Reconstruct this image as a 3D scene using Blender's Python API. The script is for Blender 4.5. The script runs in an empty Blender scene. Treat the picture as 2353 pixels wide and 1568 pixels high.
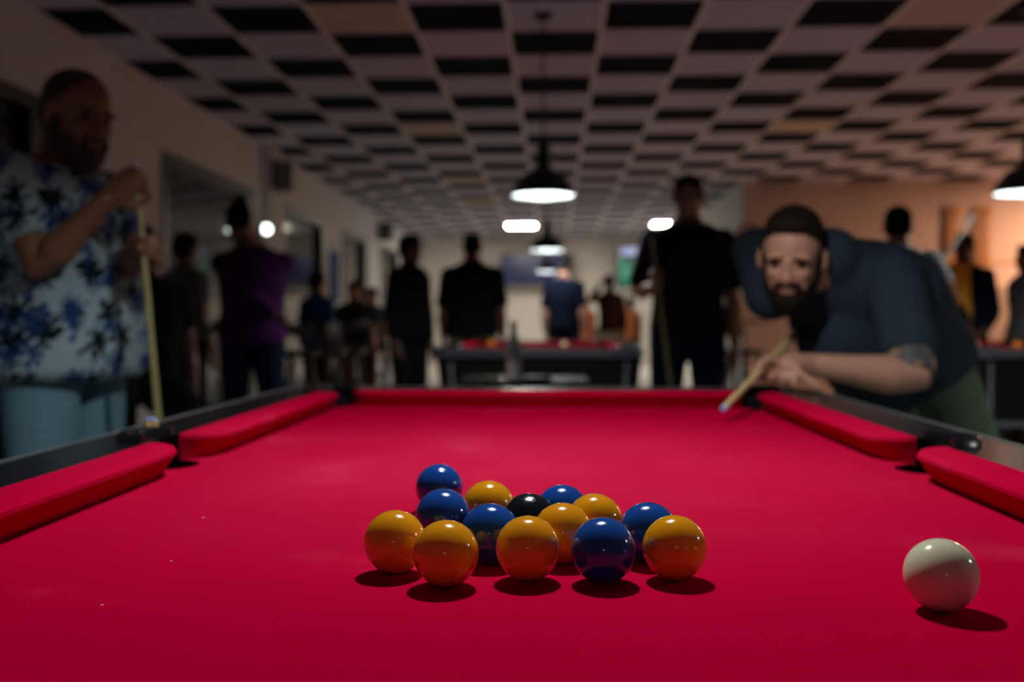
import bpy, bmesh, math, random
from mathutils import Vector, Matrix, noise
V = Vector
random.seed(7)
SC = bpy.context.scene
COL = SC.collection
PI = math.pi

# ------------------------------------------------------------------ camera, world, exposure
CLOTH = 0.82                      # height of the playing surface above the floor
CAMZ = CLOTH + 0.205
FPX = 2288.0                      # focal length in pixels of the 2353 wide frame
YAW = math.atan((1270 - 1176.5) / FPX)
PITCH = -math.atan((784 - 736) / FPX)
cam_d = bpy.data.cameras.new('camera')
cam_d.sensor_width = 36.0
cam_d.lens = 36.0 * FPX / 2353.0
cam_d.clip_start = 0.02
cam_d.clip_end = 100
cam_d.dof.use_dof = True
cam_d.dof.focus_distance = 0.79
cam_d.dof.aperture_fstop = 3.8
cam = bpy.data.objects.new('camera', cam_d)
COL.objects.link(cam)
cam.location = (0, 0, CAMZ)
cam.rotation_euler = (PI / 2 + PITCH, 0, YAW)
SC.camera = cam
CAMROT = cam.rotation_euler.to_matrix()

def P(px, py, d):
    """world point seen at pixel (px, py) at distance d along the hall (+Y)"""
    r = CAMROT @ V(((px - 1176.5) / FPX, -(py - 784) / FPX, -1.0))
    return V((0, 0, CAMZ)) + r * (d / r.y)

def Pz(px, py, z):
    r = CAMROT @ V(((px - 1176.5) / FPX, -(py - 784) / FPX, -1.0))
    return V((0, 0, CAMZ)) + r * ((z - CAMZ) / r.z)

SC.view_settings.view_transform = 'Standard'
SC.view_settings.look = 'None'
SC.view_settings.gamma = 1
SC.view_settings.use_curve_mapping = False
SC.view_settings.exposure = 0.0
SC.cycles.use_denoising = True
SC.cycles.sample_clamp_indirect = 6.0
SC.cycles.max_bounces = 8
w = bpy.data.worlds.new('world')
SC.world = w
w.use_nodes = True
w.node_tree.nodes['Background'].inputs[0].default_value = (0.50, 0.38, 0.62, 1)
w.node_tree.nodes['Background'].inputs[1].default_value = 0.05

BULB = 1260.0          # radiance of the pendant bulbs
PANEL = 100.0          # radiance of the ceiling light panels
WARM_FILL = 260.0  # radiance of the warm panel added for the right wall

# ------------------------------------------------------------------ materials
MATS = {}
def mat(name, col, rough=0.6, metal=0.0, spec=0.5, sheen=0.0, emit=None, estr=0.0, coat=0.0,
        noise_amt=0.0, noise_scale=40.0, bump=0.0, bump_scale=200.0, trans=0.0, sss=0.0):
    m = bpy.data.materials.new(name)
    m.use_nodes = True
    nt = m.node_tree
    b = nt.nodes['Principled BSDF']
    b.inputs['Base Color'].default_value = (*col, 1)
    b.inputs['Roughness'].default_value = rough
    b.inputs['Metallic'].default_value = metal
    b.inputs['Specular IOR Level'].default_value = spec
    b.inputs['Sheen Weight'].default_value = sheen
    b.inputs['Coat Weight'].default_value = coat
    b.inputs['Coat Roughness'].default_value = 0.05
    b.inputs['Transmission Weight'].default_value = trans
    if emit:
        b.inputs['Emission Color'].default_value = (*emit, 1)
        b.inputs['Emission Strength'].default_value = estr
    tc = nt.nodes.new('ShaderNodeTexCoord')
    if noise_amt > 0:
        n = nt.nodes.new('ShaderNodeTexNoise')
        n.inputs['Scale'].default_value = noise_scale
        n.inputs['Detail'].default_value = 4
        nt.links.new(tc.outputs['Object'], n.inputs['Vector'])
        mx = nt.nodes.new('ShaderNodeMix')
        mx.data_type = 'RGBA'
        mx.inputs[6].default_value = (*[c * (1 - noise_amt) for c in col], 1)
        mx.inputs[7].default_value = (*[min(1, c * (1 + noise_amt)) for c in col], 1)
        nt.links.new(n.outputs['Fac'], mx.inputs[0])
        nt.links.new(mx.outputs[2], b.inputs['Base Color'])
    if bump > 0:
        n2 = nt.nodes.new('ShaderNodeTexNoise')
        n2.inputs['Scale'].default_value = bump_scale
        nt.links.new(tc.outputs['Object'], n2.inputs['Vector'])
        bp = nt.nodes.new('ShaderNodeBump')
        bp.inputs['Strength'].default_value = bump
        bp.inputs['Distance'].default_value = 0.002
        nt.links.new(n2.outputs['Fac'], bp.inputs['Height'])
        nt.links.new(bp.outputs['Normal'], b.inputs['Normal'])
    MATS[name] = m
    return m

def math_node(nt, op, a, b=None, c=None):
    n = nt.nodes.new('ShaderNodeMath')
    n.operation = op
    for i, x in enumerate((a, b, c)):
        if x is None: continue
        if isinstance(x, (int, float)): n.inputs[i].default_value = x
        else: nt.links.new(x, n.inputs[i])
    return n.outputs[0]

def mix_col(nt, fac, a, b):
    mx = nt.nodes.new('ShaderNodeMix')
    mx.data_type = 'RGBA'
    for i, x in ((0, fac), (6, a), (7, b)):
        if isinstance(x, (int, float)): mx.inputs[i].default_value = x
        elif isinstance(x, tuple): mx.inputs[i].default_value = (*x, 1)
        else: nt.links.new(x, mx.inputs[i])
    return mx.outputs[2]

def cloth_material():
    m = mat('red_baize', (0.50, 0.001, 0.03), rough=0.95, spec=0.0, sheen=0.0)
    nt = m.node_tree
    b = nt.nodes['Principled BSDF']
    b.inputs['Sheen Weight'].default_value = 0.0
    b.inputs['Sheen Roughness'].default_value = 0.45
    b.inputs['Sheen Tint'].default_value = (1.0, 0.35, 0.55, 1)
    tc = nt.nodes.new('ShaderNodeTexCoord')
    big = nt.nodes.new('ShaderNodeTexNoise'); big.inputs['Scale'].default_value = 5; big.inputs['Detail'].default_value = 6
    fine = nt.nodes.new('ShaderNodeTexNoise'); fine.inputs['Scale'].default_value = 900; fine.inputs['Detail'].default_value = 2
    nt.links.new(tc.outputs['Object'], big.inputs['Vector'])
    nt.links.new(tc.outputs['Object'], fine.inputs['Vector'])
    # chalky wear patches: fine-grained dust inside broad clouds, plus a painted lamp glow mid-table
    wear_glow = math_node(nt, 'SUBTRACT', big.outputs['Fac'], 0.61)
    wear_glow = math_node(nt, 'MULTIPLY', wear_glow, 2.0)
    wear_glow = math_node(nt, 'MAXIMUM', wear_glow, 0.0)
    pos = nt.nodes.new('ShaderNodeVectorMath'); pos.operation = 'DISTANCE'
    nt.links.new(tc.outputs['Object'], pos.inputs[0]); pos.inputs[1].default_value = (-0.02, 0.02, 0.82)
    rack = math_node(nt, 'MAXIMUM', math_node(nt, 'MULTIPLY_ADD', pos.outputs['Value'], -1.35, 1.0), 0.0)  # bright pool under the lamp, painted paler into the cloth colour
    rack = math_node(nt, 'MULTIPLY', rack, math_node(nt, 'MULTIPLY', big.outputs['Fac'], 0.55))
    wear_glow = math_node(nt, 'ADD', wear_glow, rack)
    dust = math_node(nt, 'GREATER_THAN', fine.outputs['Fac'], 0.58)
    wear_glow = math_node(nt, 'MULTIPLY', wear_glow, math_node(nt, 'MULTIPLY_ADD', dust, 0.75, 0.3))
    c0 = mix_col(nt, fine.outputs['Fac'], (0.36, 0.0005, 0.018), (0.52, 0.0008, 0.042))
    c1 = mix_col(nt, wear_glow, c0, (0.80, 0.10, 0.20))
    # scattered chalk specks
    vor = nt.nodes.new('ShaderNodeTexVoronoi'); vor.inputs['Scale'].default_value = 26
    nt.links.new(tc.outputs['Object'], vor.inputs['Vector'])
    near = math_node(nt, 'LESS_THAN', vor.outputs['Distance'], 0.03)
    sep = nt.nodes.new('ShaderNodeSeparateColor')
    nt.links.new(vor.outputs['Color'], sep.inputs[0])
    pick = math_node(nt, 'GREATER_THAN', sep.outputs[0], 0.93)
    sp = math_node(nt, 'MULTIPLY', near, pick)
    c2 = mix_col(nt, sp, c1, (0.75, 0.45, 0.6))
    nt.links.new(c2, b.inputs['Base Color'])
    bp = nt.nodes.new('ShaderNodeBump'); bp.inputs['Strength'].default_value = 0.12; bp.inputs['Distance'].default_value = 0.001
    nt.links.new(fine.outputs['Fac'], bp.inputs['Height'])
    nt.links.new(bp.outputs['Normal'], b.inputs['Normal'])
    return m

def palm_material():
    """white summer shirt printed with black and navy palm trees"""
    m = mat('palm_print', (0.5, 0.6, 0.62), rough=0.85, spec=0.1)
    nt = m.node_tree
    b = nt.nodes['Principled BSDF']
    tc = nt.nodes.new('ShaderNodeTexCoord')
    sx = nt.nodes.new('ShaderNodeSeparateXYZ')
    nt.links.new(tc.outputs['Object'], sx.inputs[0])
    u0 = math_node(nt, 'ADD', math_node(nt, 'MULTIPLY', sx.outputs[0], 0.8), math_node(nt, 'MULTIPLY', sx.outputs[1], -0.6))
    noi = nt.nodes.new('ShaderNodeTexNoise'); noi.inputs['Scale'].default_value = 14
    nt.links.new(tc.outputs['Object'], noi.inputs['Vector'])
    ns = math_node(nt, 'MULTIPLY', math_node(nt, 'SUBTRACT', noi.outputs['Fac'], 0.5), 0.09)
    cb = nt.nodes.new('ShaderNodeCombineXYZ')
    SCL = 9.6
    nt.links.new(math_node(nt, 'MULTIPLY', math_node(nt, 'ADD', u0, ns), SCL), cb.inputs[0])
    nt.links.new(math_node(nt, 'MULTIPLY', math_node(nt, 'ADD', sx.outputs[2], ns), SCL), cb.inputs[1])
    col = None
    out = (0.42, 0.52, 0.54)
    cells = nt.nodes.new('ShaderNodeTexNoise'); cells.inputs['Scale'].default_value = 9
    nt.links.new(tc.outputs['Object'], cells.inputs['Vector'])
    out = mix_col(nt, cells.outputs['Fac'], (0.36, 0.45, 0.46), (0.23, 0.33, 0.40))
    for k, (dx, dy, dark, r0) in enumerate(((0, 0, (0.006, 0.012, 0.014), 0.30), (3.37, 1.71, (0.012, 0.045, 0.16), 0.25))):
        ad = nt.nodes.new('ShaderNodeVectorMath'); ad.operation = 'ADD'
        nt.links.new(cb.outputs[0], ad.inputs[0]); ad.inputs[1].default_value = (dx, dy, 0)
        vo = nt.nodes.new('ShaderNodeTexVoronoi'); vo.voronoi_dimensions = '2D'
        vo.inputs['Scale'].default_value = 1.0
        vo.inputs['Randomness'].default_value = 0.75
        nt.links.new(ad.outputs[0], vo.inputs['Vector'])
        sb = nt.nodes.new('ShaderNodeVectorMath'); sb.operation = 'SUBTRACT'
        nt.links.new(ad.outputs[0], sb.inputs[0]); nt.links.new(vo.outputs['Position'], sb.inputs[1])
        s2 = nt.nodes.new('ShaderNodeSeparateXYZ'); nt.links.new(sb.outputs[0], s2.inputs[0])
        ang = math_node(nt, 'ARCTAN2', s2.outputs[1], s2.outputs[0])
        pet = math_node(nt, 'COSINE', math_node(nt, 'MULTIPLY', ang, 7.0))
        rad = math_node(nt, 'MULTIPLY_ADD', pet, 0.13, r0)
        crown = math_node(nt, 'LESS_THAN', vo.outputs['Distance'], rad)
        tr = math_node(nt, 'LESS_THAN', math_node(nt, 'ABSOLUTE', s2.outputs[0]), 0.035)
        tr = math_node(nt, 'MULTIPLY', tr, math_node(nt, 'LESS_THAN', s2.outputs[1], 0.0))
        tr = math_node(nt, 'MULTIPLY', tr, math_node(nt, 'GREATER_THAN', s2.outputs[1], -0.62))
        msk = math_node(nt, 'MAXIMUM', crown, tr)
        out = mix_col(nt, msk, out, dark)
    nt.links.new(out, b.inputs['Base Color'])
    return m

def screen_material(name, cols, scale, strength):
    m = mat(name, (0.01, 0.01, 0.012), rough=0.25)
    nt = m.node_tree
    b = nt.nodes['Principled BSDF']
    tc = nt.nodes.new('ShaderNodeTexCoord')
    n = nt.nodes.new('ShaderNodeTexNoise'); n.inputs['Scale'].default_value = scale; n.inputs['Detail'].default_value = 2
    nt.links.new(tc.outputs['Object'], n.inputs['Vector'])
    cr = nt.nodes.new('ShaderNodeValToRGB')
    el = cr.color_ramp.elements
    el[0].position = 0.3; el[0].color = (*cols[0], 1)
    el[1].position = 0.7; el[1].color = (*cols[-1], 1)
    for i, c in enumerate(cols[1:-1]):
        e = el.new(0.3 + 0.4 * (i + 1) / (len(cols) - 1)); e.color = (*c, 1)
    nt.links.new(n.outputs['Fac'], cr.inputs[0])
    nt.links.new(cr.outputs[0], b.inputs['Emission Color'])
    b.inputs['Emission Strength'].default_value = strength
    return m

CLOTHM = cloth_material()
PALM = palm_material()
mat('yellow_ball', (0.86, 0.33, 0.003), rough=0.12, spec=0.5, coat=0.6)
mat('blue_ball', (0.006, 0.062, 0.33), rough=0.12, spec=0.5, coat=0.6)
mat('black_ball', (0.004, 0.008, 0.014), rough=0.16, spec=0.5, coat=0.6, bump=0.15, bump_scale=500)
mat('cue_ball', (0.72, 0.68, 0.48), rough=0.14, spec=0.5, coat=0.5)
mat('rail_laminate', (0.005, 0.006, 0.009), rough=0.24, spec=0.35, noise_amt=0.3, noise_scale=25)
mat('black_plastic', (0.006, 0.007, 0.010), rough=0.28, spec=0.5)
mat('cabinet_black', (0.008, 0.008, 0.010), rough=0.45, spec=0.4)
mat('chrome', (0.55, 0.58, 0.6), rough=0.25, metal=1.0)
mat('edge_metal', (0.42, 0.47, 0.54), rough=0.38, metal=0.9)
mat('shade_black', (0.010, 0.012, 0.018), rough=0.4, spec=0.5)
mat('shade_inside', (0.14, 0.15, 0.15), rough=0.7)
mat('bulb', (0.8, 0.8, 0.8), emit=(0.93, 1.0, 0.98), estr=BULB)
mat('warm_fill_panel', (0.8, 0.8, 0.8), emit=(1.0, 0.60, 0.36), estr=WARM_FILL)
mat('panel_light', (0.8, 0.8, 0.8), emit=(1.0, 0.89, 0.70), estr=PANEL)
mat('small_light', (0.8, 0.8, 0.8), emit=(0.85, 1.0, 0.88), estr=6.0)
mat('wall_paint', (0.55, 0.54, 0.55), rough=0.85, spec=0.2, noise_amt=0.06, noise_scale=3, bump=0.1, bump_scale=60)
mat('wall_white', (0.78, 0.79, 0.76), rough=0.8, spec=0.2, noise_amt=0.04, noise_scale=3)
mat('wall_back', (0.60, 0.56, 0.54), rough=0.85, spec=0.2, noise_amt=0.06, noise_scale=2)
mat('wall_pink', (0.44, 0.33, 0.29), rough=0.85, spec=0.2, noise_amt=0.06, noise_scale=2)
mat('tile_light', (0.49, 0.46, 0.56), rough=0.9, spec=0.1, noise_amt=0.08, noise_scale=6)
mat('tile_stained', (0.56, 0.42, 0.34), rough=0.9, spec=0.1, noise_amt=0.1, noise_scale=6)
mat('tile_black', (0.004, 0.004, 0.008), rough=0.9, spec=0.05)
mat('grid_metal', (0.72, 0.66, 0.62), rough=0.5, spec=0.4)
mat('floor_tile', (0.50, 0.49, 0.48), rough=0.35, spec=0.5, noise_amt=0.12, noise_scale=2)
mat('frame_dark', (0.012, 0.013, 0.016), rough=0.4)
mat('night_glass', (0.004, 0.005, 0.007), rough=0.07, spec=0.6)
mat('wood_slat', (0.42, 0.20, 0.08), rough=0.6, noise_amt=0.2, noise_scale=12)
mat('deep_navy', (0.002, 0.004, 0.013), rough=0.9, spec=0.1)
mat('stubble', (0.025, 0.012, 0.009), rough=0.7, bump=0.3, bump_scale=250)
mat('wood_cue', (0.62, 0.44, 0.20), rough=0.35, spec=0.5, noise_amt=0.12, noise_scale=50)
mat('olive_cue', (0.34, 0.29, 0.12), rough=0.4)
mat('pale_cue', (0.75, 0.75, 0.62), rough=0.35)
mat('cue_dark', (0.02, 0.012, 0.01), rough=0.3)
mat('cue_ferrule', (0.6, 0.6, 0.55), rough=0.35)
mat('chalk_blue', (0.22, 0.35, 0.80), rough=0.9)
mat('skin_light', (0.44, 0.215, 0.145), rough=0.55, spec=0.4, noise_amt=0.08, noise_scale=30)
mat('skin_tan', (0.30, 0.12, 0.065), rough=0.5, spec=0.4, noise_amt=0.1, noise_scale=30)
mat('skin_deep', (0.19, 0.078, 0.045), rough=0.5, spec=0.4, noise_amt=0.1, noise_scale=30)
mat('skin_dark', (0.10, 0.045, 0.03), rough=0.45, spec=0.5, noise_amt=0.1, noise_scale=30)
mat('hair_black', (0.006, 0.006, 0.007), rough=0.9, spec=0.08, bump=0.4, bump_scale=250)
mat('hair_brown', (0.014, 0.008, 0.006), rough=0.9, spec=0.08, bump=0.4, bump_scale=250)
mat('eye_dark', (0.02, 0.014, 0.012), rough=0.15)
mt = mat('tattoo_ink', (0.09, 0.075, 0.07), rough=0.6)
_n = mt.node_tree.nodes.new('ShaderNodeTexNoise'); _n.inputs['Scale'].default_value = 26; _n.inputs['Detail'].default_value = 3
_t = mt.node_tree.nodes.new('ShaderNodeTexCoord'); mt.node_tree.links.new(_t.outputs['Object'], _n.inputs['Vector'])
_f = math_node(mt.node_tree, 'MULTIPLY', math_node(mt.node_tree, 'SUBTRACT', _n.outputs['Fac'], 0.50), 9.0)
_f = math_node(mt.node_tree, 'MINIMUM', math_node(mt.node_tree, 'MAXIMUM', _f, 0.0), 1.0)
mt.node_tree.links.new(mix_col(mt.node_tree, _f, (0.055, 0.05, 0.055), (0.36, 0.19, 0.13)), mt.node_tree.nodes['Principled BSDF'].inputs['Base Color'])
for nme, c in dict(black_fabric=(0.006, 0.006, 0.008), navy_fabric=(0.004, 0.008, 0.020), slate_fabric=(0.022, 0.032, 0.046),
                   purple_fabric=(0.045, 0.007, 0.060), grey_fabric=(0.10, 0.10, 0.11), white_fabric=(0.55, 0.56, 0.6),
                   yellow_fabric=(0.75, 0.42, 0.03), light_denim=(0.13, 0.24, 0.31), dark_denim=(0.005, 0.010, 0.028),
                   olive_fabric=(0.095, 0.13, 0.085), khaki_fabric=(0.14, 0.13, 0.05), blue_fabric=(0.02, 0.07, 0.22),
                   rust_fabric=(0.55, 0.16, 0.06), cream_fabric=(0.5, 0.42, 0.28), brown_fabric=(0.06, 0.025, 0.015),
                   shoe_dark=(0.01, 0.01, 0.012), shoe_light=(0.3, 0.3, 0.3)).items():
    mat(nme, c, rough=0.9, spec=0.1, noise_amt=0.15, noise_scale=18, bump=0.25, bump_scale=60)

# ------------------------------------------------------------------ object helpers
def link(o, parent=None):
    COL.objects.link(o)
    if parent is not None:
        o.parent = parent
    return o

def obj(name, bm, m, parent=None, smooth=True, label=None):
    me = bpy.data.meshes.new(name)
    bmesh.ops.recalc_face_normals(bm, faces=bm.faces[:])
    bm.to_mesh(me)
    bm.free()
    for x in (m if isinstance(m, (list, tuple)) else [m]):
        me.materials.append(MATS[x] if isinstance(x, str) else x)
    if smooth:
        for p in me.polygons:
            p.use_smooth = True
        try:
            me.set_sharp_from_angle(angle=math.radians(40))
        except Exception:
            pass
    o = bpy.data.objects.new(name, me)
    if label: o['label'] = label
    return link(o, parent)

def thing(name, label, cat, loc=(0, 0, 0), rz=0.0, group=None):
    o = bpy.data.objects.new(name, None)
    o.empty_display_size = 0.1
    o.location = loc
    o.rotation_euler = (0, 0, rz)
    o['label'] = label
    o['category'] = cat
    if group: o['group'] = group
    return link(o)

def tag(o, label, cat, group=None, kind=None):
    o['label'] = label
    o['category'] = cat
    if group: o['group'] = group
    if kind: o['kind'] = kind
    return o

def struct(name, bm, m, smooth=False, label=None):
    o = obj(name, bm, m, None, smooth)
    o['kind'] = 'structure'
    if label: o['label'] = label
    return o

def copy_tree(o, parent=None):
    c = o.copy()
    COL.objects.link(c)
    if parent is not None: c.parent = parent
    for ch in [x for x in COL.objects if x.parent == o]:
        copy_tree(ch, c)
    return c

def B():
    return bmesh.new()

def box(bm, x0, y0, z0, x1, y1, z1, mi=0, bevel=0.0):
    vs = [bm.verts.new(p) for p in ((x0, y0, z0), (x1, y0, z0), (x1, y1, z0), (x0, y1, z0),
                                    (x0, y0, z1), (x1, y0, z1), (x1, y1, z1), (x0, y1, z1))]
    fs = []
    for q in ((0, 3, 2, 1), (4, 5, 6, 7), (0, 1, 5, 4), (1, 2, 6, 5), (2, 3, 7, 6), (3, 0, 4, 7)):
        f = bm.faces.new([vs[i] for i in q]); f.material_index = mi; fs.append(f)
    if bevel > 0:
        es = list({e for f in fs for e in f.edges})
        bmesh.ops.bevel(bm, geom=es, offset=bevel, segments=2, affect='EDGES')

def frame_of(t, side=None):
    t = V(t).normalized()
    ref = V(side) if side is not None else (V((0, 0, 1)) if abs(t.z) < 0.9 else V((1, 0, 0)))
    u = ref - t * ref.dot(t)
    if u.length < 1e-6: u = V((0, 1, 0)) - t * t.y
    u.normalize()
    return u, t.cross(u).normalized()

def loft(bm, rings, n=16, cap=True, power=1.0, mi=0):
    """rings: (center, u vector, v vector); power<1 squares the section"""
    L = []
    for c, u, v in rings:
        r = []
        for k in range(n):
            a = 2 * PI * k / n
            ca, sa = math.cos(a), math.sin(a)
            if power != 1.0:
                ca = math.copysign(abs(ca) ** power, ca); sa = math.copysign(abs(sa) ** power, sa)
            r.append(bm.verts.new(V(c) + V(u) * ca + V(v) * sa))
        L.append(r)
    for a, b in zip(L, L[1:]):
        for k in range(n):
            f = bm.faces.new((a[k], a[(k + 1) % n], b[(k + 1) % n], b[k])); f.material_index = mi
    if cap:
        f = bm.faces.new(list(reversed(L[0]))); f.material_index = mi
        f = bm.faces.new(L[-1]); f.material_index = mi

def tube(bm, pts, radii, n=12, rounded=True, side=None, flat=1.0, mi=0):
    """tapered tube through pts; rounded ends if asked; flat = ratio of v radius"""
    pts = [V(p) for p in pts]
    if isinstance(radii, (int, float)): radii = [radii] * len(pts)
    rings = []
    N = len(pts)
    tang = []
    for i in range(N):
        a = pts[max(0, i - 1)]; b = pts[min(N - 1, i + 1)]
        t = (b - a)
        tang.append(t.normalized() if t.length > 1e-9 else V((0, 0, 1)))
    u, v = frame_of(tang[0], side)
    def add(c, r):
        rings.append((c, u * r, v * r * flat))
    for i in range(N):
        t = tang[i]
        u = (u - t * u.dot(t)).normalized(); v = t.cross(u).normalized()
        if i == 0 and rounded:
            for a in (80, 55, 28):
                add(pts[0] - t * radii[0] * math.sin(math.radians(a)), radii[0] * math.cos(math.radians(a)))
        add(pts[i], radii[i])
        if i == N - 1 and rounded:
            for a in (28, 55, 80):
                add(pts[i] + t * radii[i] * math.sin(math.radians(a)), radii[i] * math.cos(math.radians(a)))
    loft(bm, rings, n=n, mi=mi)

def ell(bm, c, r, M=None, seg=20, rng=12, mi=0):
    """ellipsoid at c with radii r (3), optional 3x3 orientation"""
    M = M or Matrix.Identity(3)
    c = V(c)
    rings = []
    vs = []
    top = bm.verts.new(c + M @ V((0, 0, r[2]))); bot = bm.verts.new(c + M @ V((0, 0, -r[2])))
    for i in range(1, rng):
        th = PI * i / rng
        vs.append([bm.verts.new(c + M @ V((r[0] * math.sin(th) * math.cos(2 * PI * k / seg),
                                           r[1] * math.sin(th) * math.sin(2 * PI * k / seg), r[2] * math.cos(th)))) for k in range(seg)])
    for k in range(seg):
        f = bm.faces.new((top, vs[0][k], vs[0][(k + 1) % seg])); f.material_index = mi
        f = bm.faces.new((bot, vs[-1][(k + 1) % seg], vs[-1][k])); f.material_index = mi
    for a, b in zip(vs, vs[1:]):
        for k in range(seg):
            f = bm.faces.new((a[k], b[k], b[(k + 1) % seg], a[(k + 1) % seg])); f.material_index = mi

def lathe(bm, prof, c=(0, 0, 0), n=40, mi=0, close=False):
    """prof: list of (radius, z)"""
    c = V(c)
    R = []
    for r, z in prof:
        if r < 1e-6:
            R.append([bm.verts.new(c + V((0, 0, z)))])
        else:
            R.append([bm.verts.new(c + V((r * math.cos(2 * PI * k / n), r * math.sin(2 * PI * k / n), z))) for k in range(n)])
    pairs = list(zip(R, R[1:]))
    if close: pairs.append((R[-1], R[0]))
    for a, b in pairs:
        for k in range(n):
            q = [a[k % len(a)], a[(k + 1) % len(a)], b[(k + 1) % len(b)], b[k % len(b)]]
            q2 = []
            for x in q:
                if x not in q2: q2.append(x)
            if len(q2) > 2:
                f = bm.faces.new(q2); f.material_index = mi

def prism(bm, pts, z0, z1, mi=0):
    """closed prism from a simple 2D outline"""
    a = [bm.verts.new((p[0], p[1], z0)) for p in pts]
    b = [bm.verts.new((p[0], p[1], z1)) for p in pts]
    n = len(pts)
    fa = bm.faces.new(list(reversed(a))); fb = bm.faces.new(b)
    for k in range(n):
        f = bm.faces.new((a[k], a[(k + 1) % n], b[(k + 1) % n], b[k])); f.material_index = mi
    fa.material_index = mi; fb.material_index = mi
    bmesh.ops.triangulate(bm, faces=[fa, fb])

def remeshed(name, bm, voxel, smooth=3):
    """fuse overlapping closed pieces into one continuous skin"""
    me = bpy.data.meshes.new('tmp')
    bmesh.ops.recalc_face_normals(bm, faces=bm.faces[:])
    bm.to_mesh(me); bm.free()
    o = bpy.data.objects.new('tmp', me)
    COL.objects.link(o)
    r = o.modifiers.new('r', 'REMESH'); r.mode = 'VOXEL'; r.voxel_size = voxel; r.use_smooth_shade = True
    if smooth:
        s = o.modifiers.new('s', 'SMOOTH'); s.factor = 0.5; s.iterations = smooth
    dg = bpy.context.evaluated_depsgraph_get()
    me2 = bpy.data.meshes.new_from_object(o.evaluated_get(dg), depsgraph=dg)
    bpy.data.objects.remove(o)
    bpy.data.meshes.remove(me)
    me2.name = name
    me2.materials.clear()
    for p in me2.polygons: p.use_smooth = True
    return me2

def fused(name, bm, m, parent=None, voxel=0.012, smooth=3, label=None):
    me = remeshed(name, bm, voxel, smooth)
    me.materials.append(MATS[m] if isinstance(m, str) else m)
    o = bpy.data.objects.new(name, me)
    if label: o['label'] = label
    return link(o, parent)

# ------------------------------------------------------------------ the hall
CEIL = CAMZ + 1.915
LW = -3.165
T = 0.61
BACK = 22.9
RB = 13.9          # right-hand back wall
RX = 2.61          # corner where the hall narrows
RIGHT = 8.2
NEAR = -6.0

bm = B(); box(bm, LW, NEAR, -0.1, RIGHT, BACK, 0.0)
struct('floor', bm, 'floor_tile')
# ceiling: chequered tiles in a metal grid
bm = B()
x_off = -0.293
y_off = Pz(1270, 70, CEIL).y
i0 = math.floor((LW - x_off) / T); i1 = math.ceil((RIGHT - x_off) / T)
j0 = math.floor((NEAR - y_off) / T); j1 = math.ceil((BACK - y_off) / T)
stained = set()
for _px, _py in ((815, 38), (985, 292), (1070, 412), (2075, 40), (1835, 292), (1060, 462)):
    _q = Pz(_px, _py, CEIL)
    stained.add((math.floor((_q.x - x_off) / T), math.floor((_q.y - y_off) / T)))
for i in range(i0, i1):
    for j in range(j0, j1):
        xa = max(LW, x_off + i * T); xb = min(RIGHT, x_off + (i + 1) * T)
        ya = max(NEAR, y_off + j * T); yb = min(BACK, y_off + (j + 1) * T)
        if xb <= xa or yb <= ya: continue
        blk = ((i + j) % 2 == 0)
        mi = 1 if blk else (2 if (i, j) in stained else 0)
        f = bm.faces.new([bm.verts.new(p) for p in ((xa, ya, CEIL), (xb, ya, CEIL), (xb, yb, CEIL), (xa, yb, CEIL))])
        f.material_index = mi
for i in range(i0 + 1, i1):
    x = x_off + i * T
    if x < LW + 0.02 or x > RIGHT - .02: continue
    box(bm, x - 0.014, NEAR, CEIL - 0.006, x + 0.014, BACK, CEIL + 0.004, mi=3)
for j in range(j0 + 1, j1):
    y = y_off + j * T
    if y > BACK or y < NEAR: continue
    box(bm, LW, y - 0.012, CEIL - 0.004, RIGHT, y + 0.012, CEIL + 0.004, mi=0)
box(bm, LW, NEAR, CEIL + 0.01, RIGHT, BACK, CEIL + 0.12, mi=0)
struct('ceiling', bm, ['tile_light', 'tile_black', 'tile_stained', 'grid_metal'])

# left wall with night windows (real openings left in the wall)
WINS = [(3.3, 6.15), (7.96, 10.4), (11.5, 13.75), (14.85, 16.8), (18.2, 20.2)]
WZ0, WZ1 = 0.14, 2.40
bm = B()
ys = [NEAR] + [v for a in WINS for v in a] + [BACK]
for k in range(0, len(ys), 2):
    box(bm, LW - 0.2, ys[k], 0, LW, ys[k + 1], CEIL)
for a, b in WINS:
    box(bm, LW - 0.2, a, 0, LW, b, WZ0)
    box(bm, LW - 0.2, a, WZ1, LW, b, CEIL)
box(bm, LW, 10.75, 0, LW + 0.09, 11.25, CEIL, mi=0)
struct('wall_left', bm, 'wall_paint')
for k, (a, b) in enumerate(WINS):
    r = bpy.data.objects.new('window_%d' % (k + 1), None)
    r.location = (LW, a, 0); r['kind'] = 'structure'; link(r)
    bm = B()
    d = b - a
    t = 0.09
    box(bm, -0.08, 0, WZ0, 0.02, t, WZ1); box(bm, -0.08, d - t * 2.6, WZ0, 0.02, d, WZ1)
    box(bm, -0.08, t, WZ0, 0.02, d - t * 2.6, WZ0 + t); box(bm, -0.08, t, WZ1 - t, 0.02, d - t * 2.6, WZ1)
    obj('window_frame', bm, 'frame_dark', r, False)
    bm = B(); box(bm, -0.07, t * 0.9, WZ0 + t * 0.9, -0.05, d - t * 2.5, WZ1 - t * 0.9)
    obj('pane', bm, 'night_glass', r, False)
bm = B(); box(bm, LW - 0.2, BACK, 0, RX + 0.2, BACK + 0.2, CEIL)
struct('wall_back', bm, 'wall_back')
bm = B(); box(bm, RX, RB + 0.001, 0, RX + 0.2, BACK, CEIL)
struct('wall_return', bm, 'wall_white')
bm = B(); box(bm, RX + 0.002, RB - 0.002, 0, RIGHT + 0.2, RB + 0.2, CEIL)
struct('wall_right_back', bm, 'wall_pink')
bm = B(); box(bm, RIGHT, NEAR, 0, RIGHT + 0.2, RB, CEIL)
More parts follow.
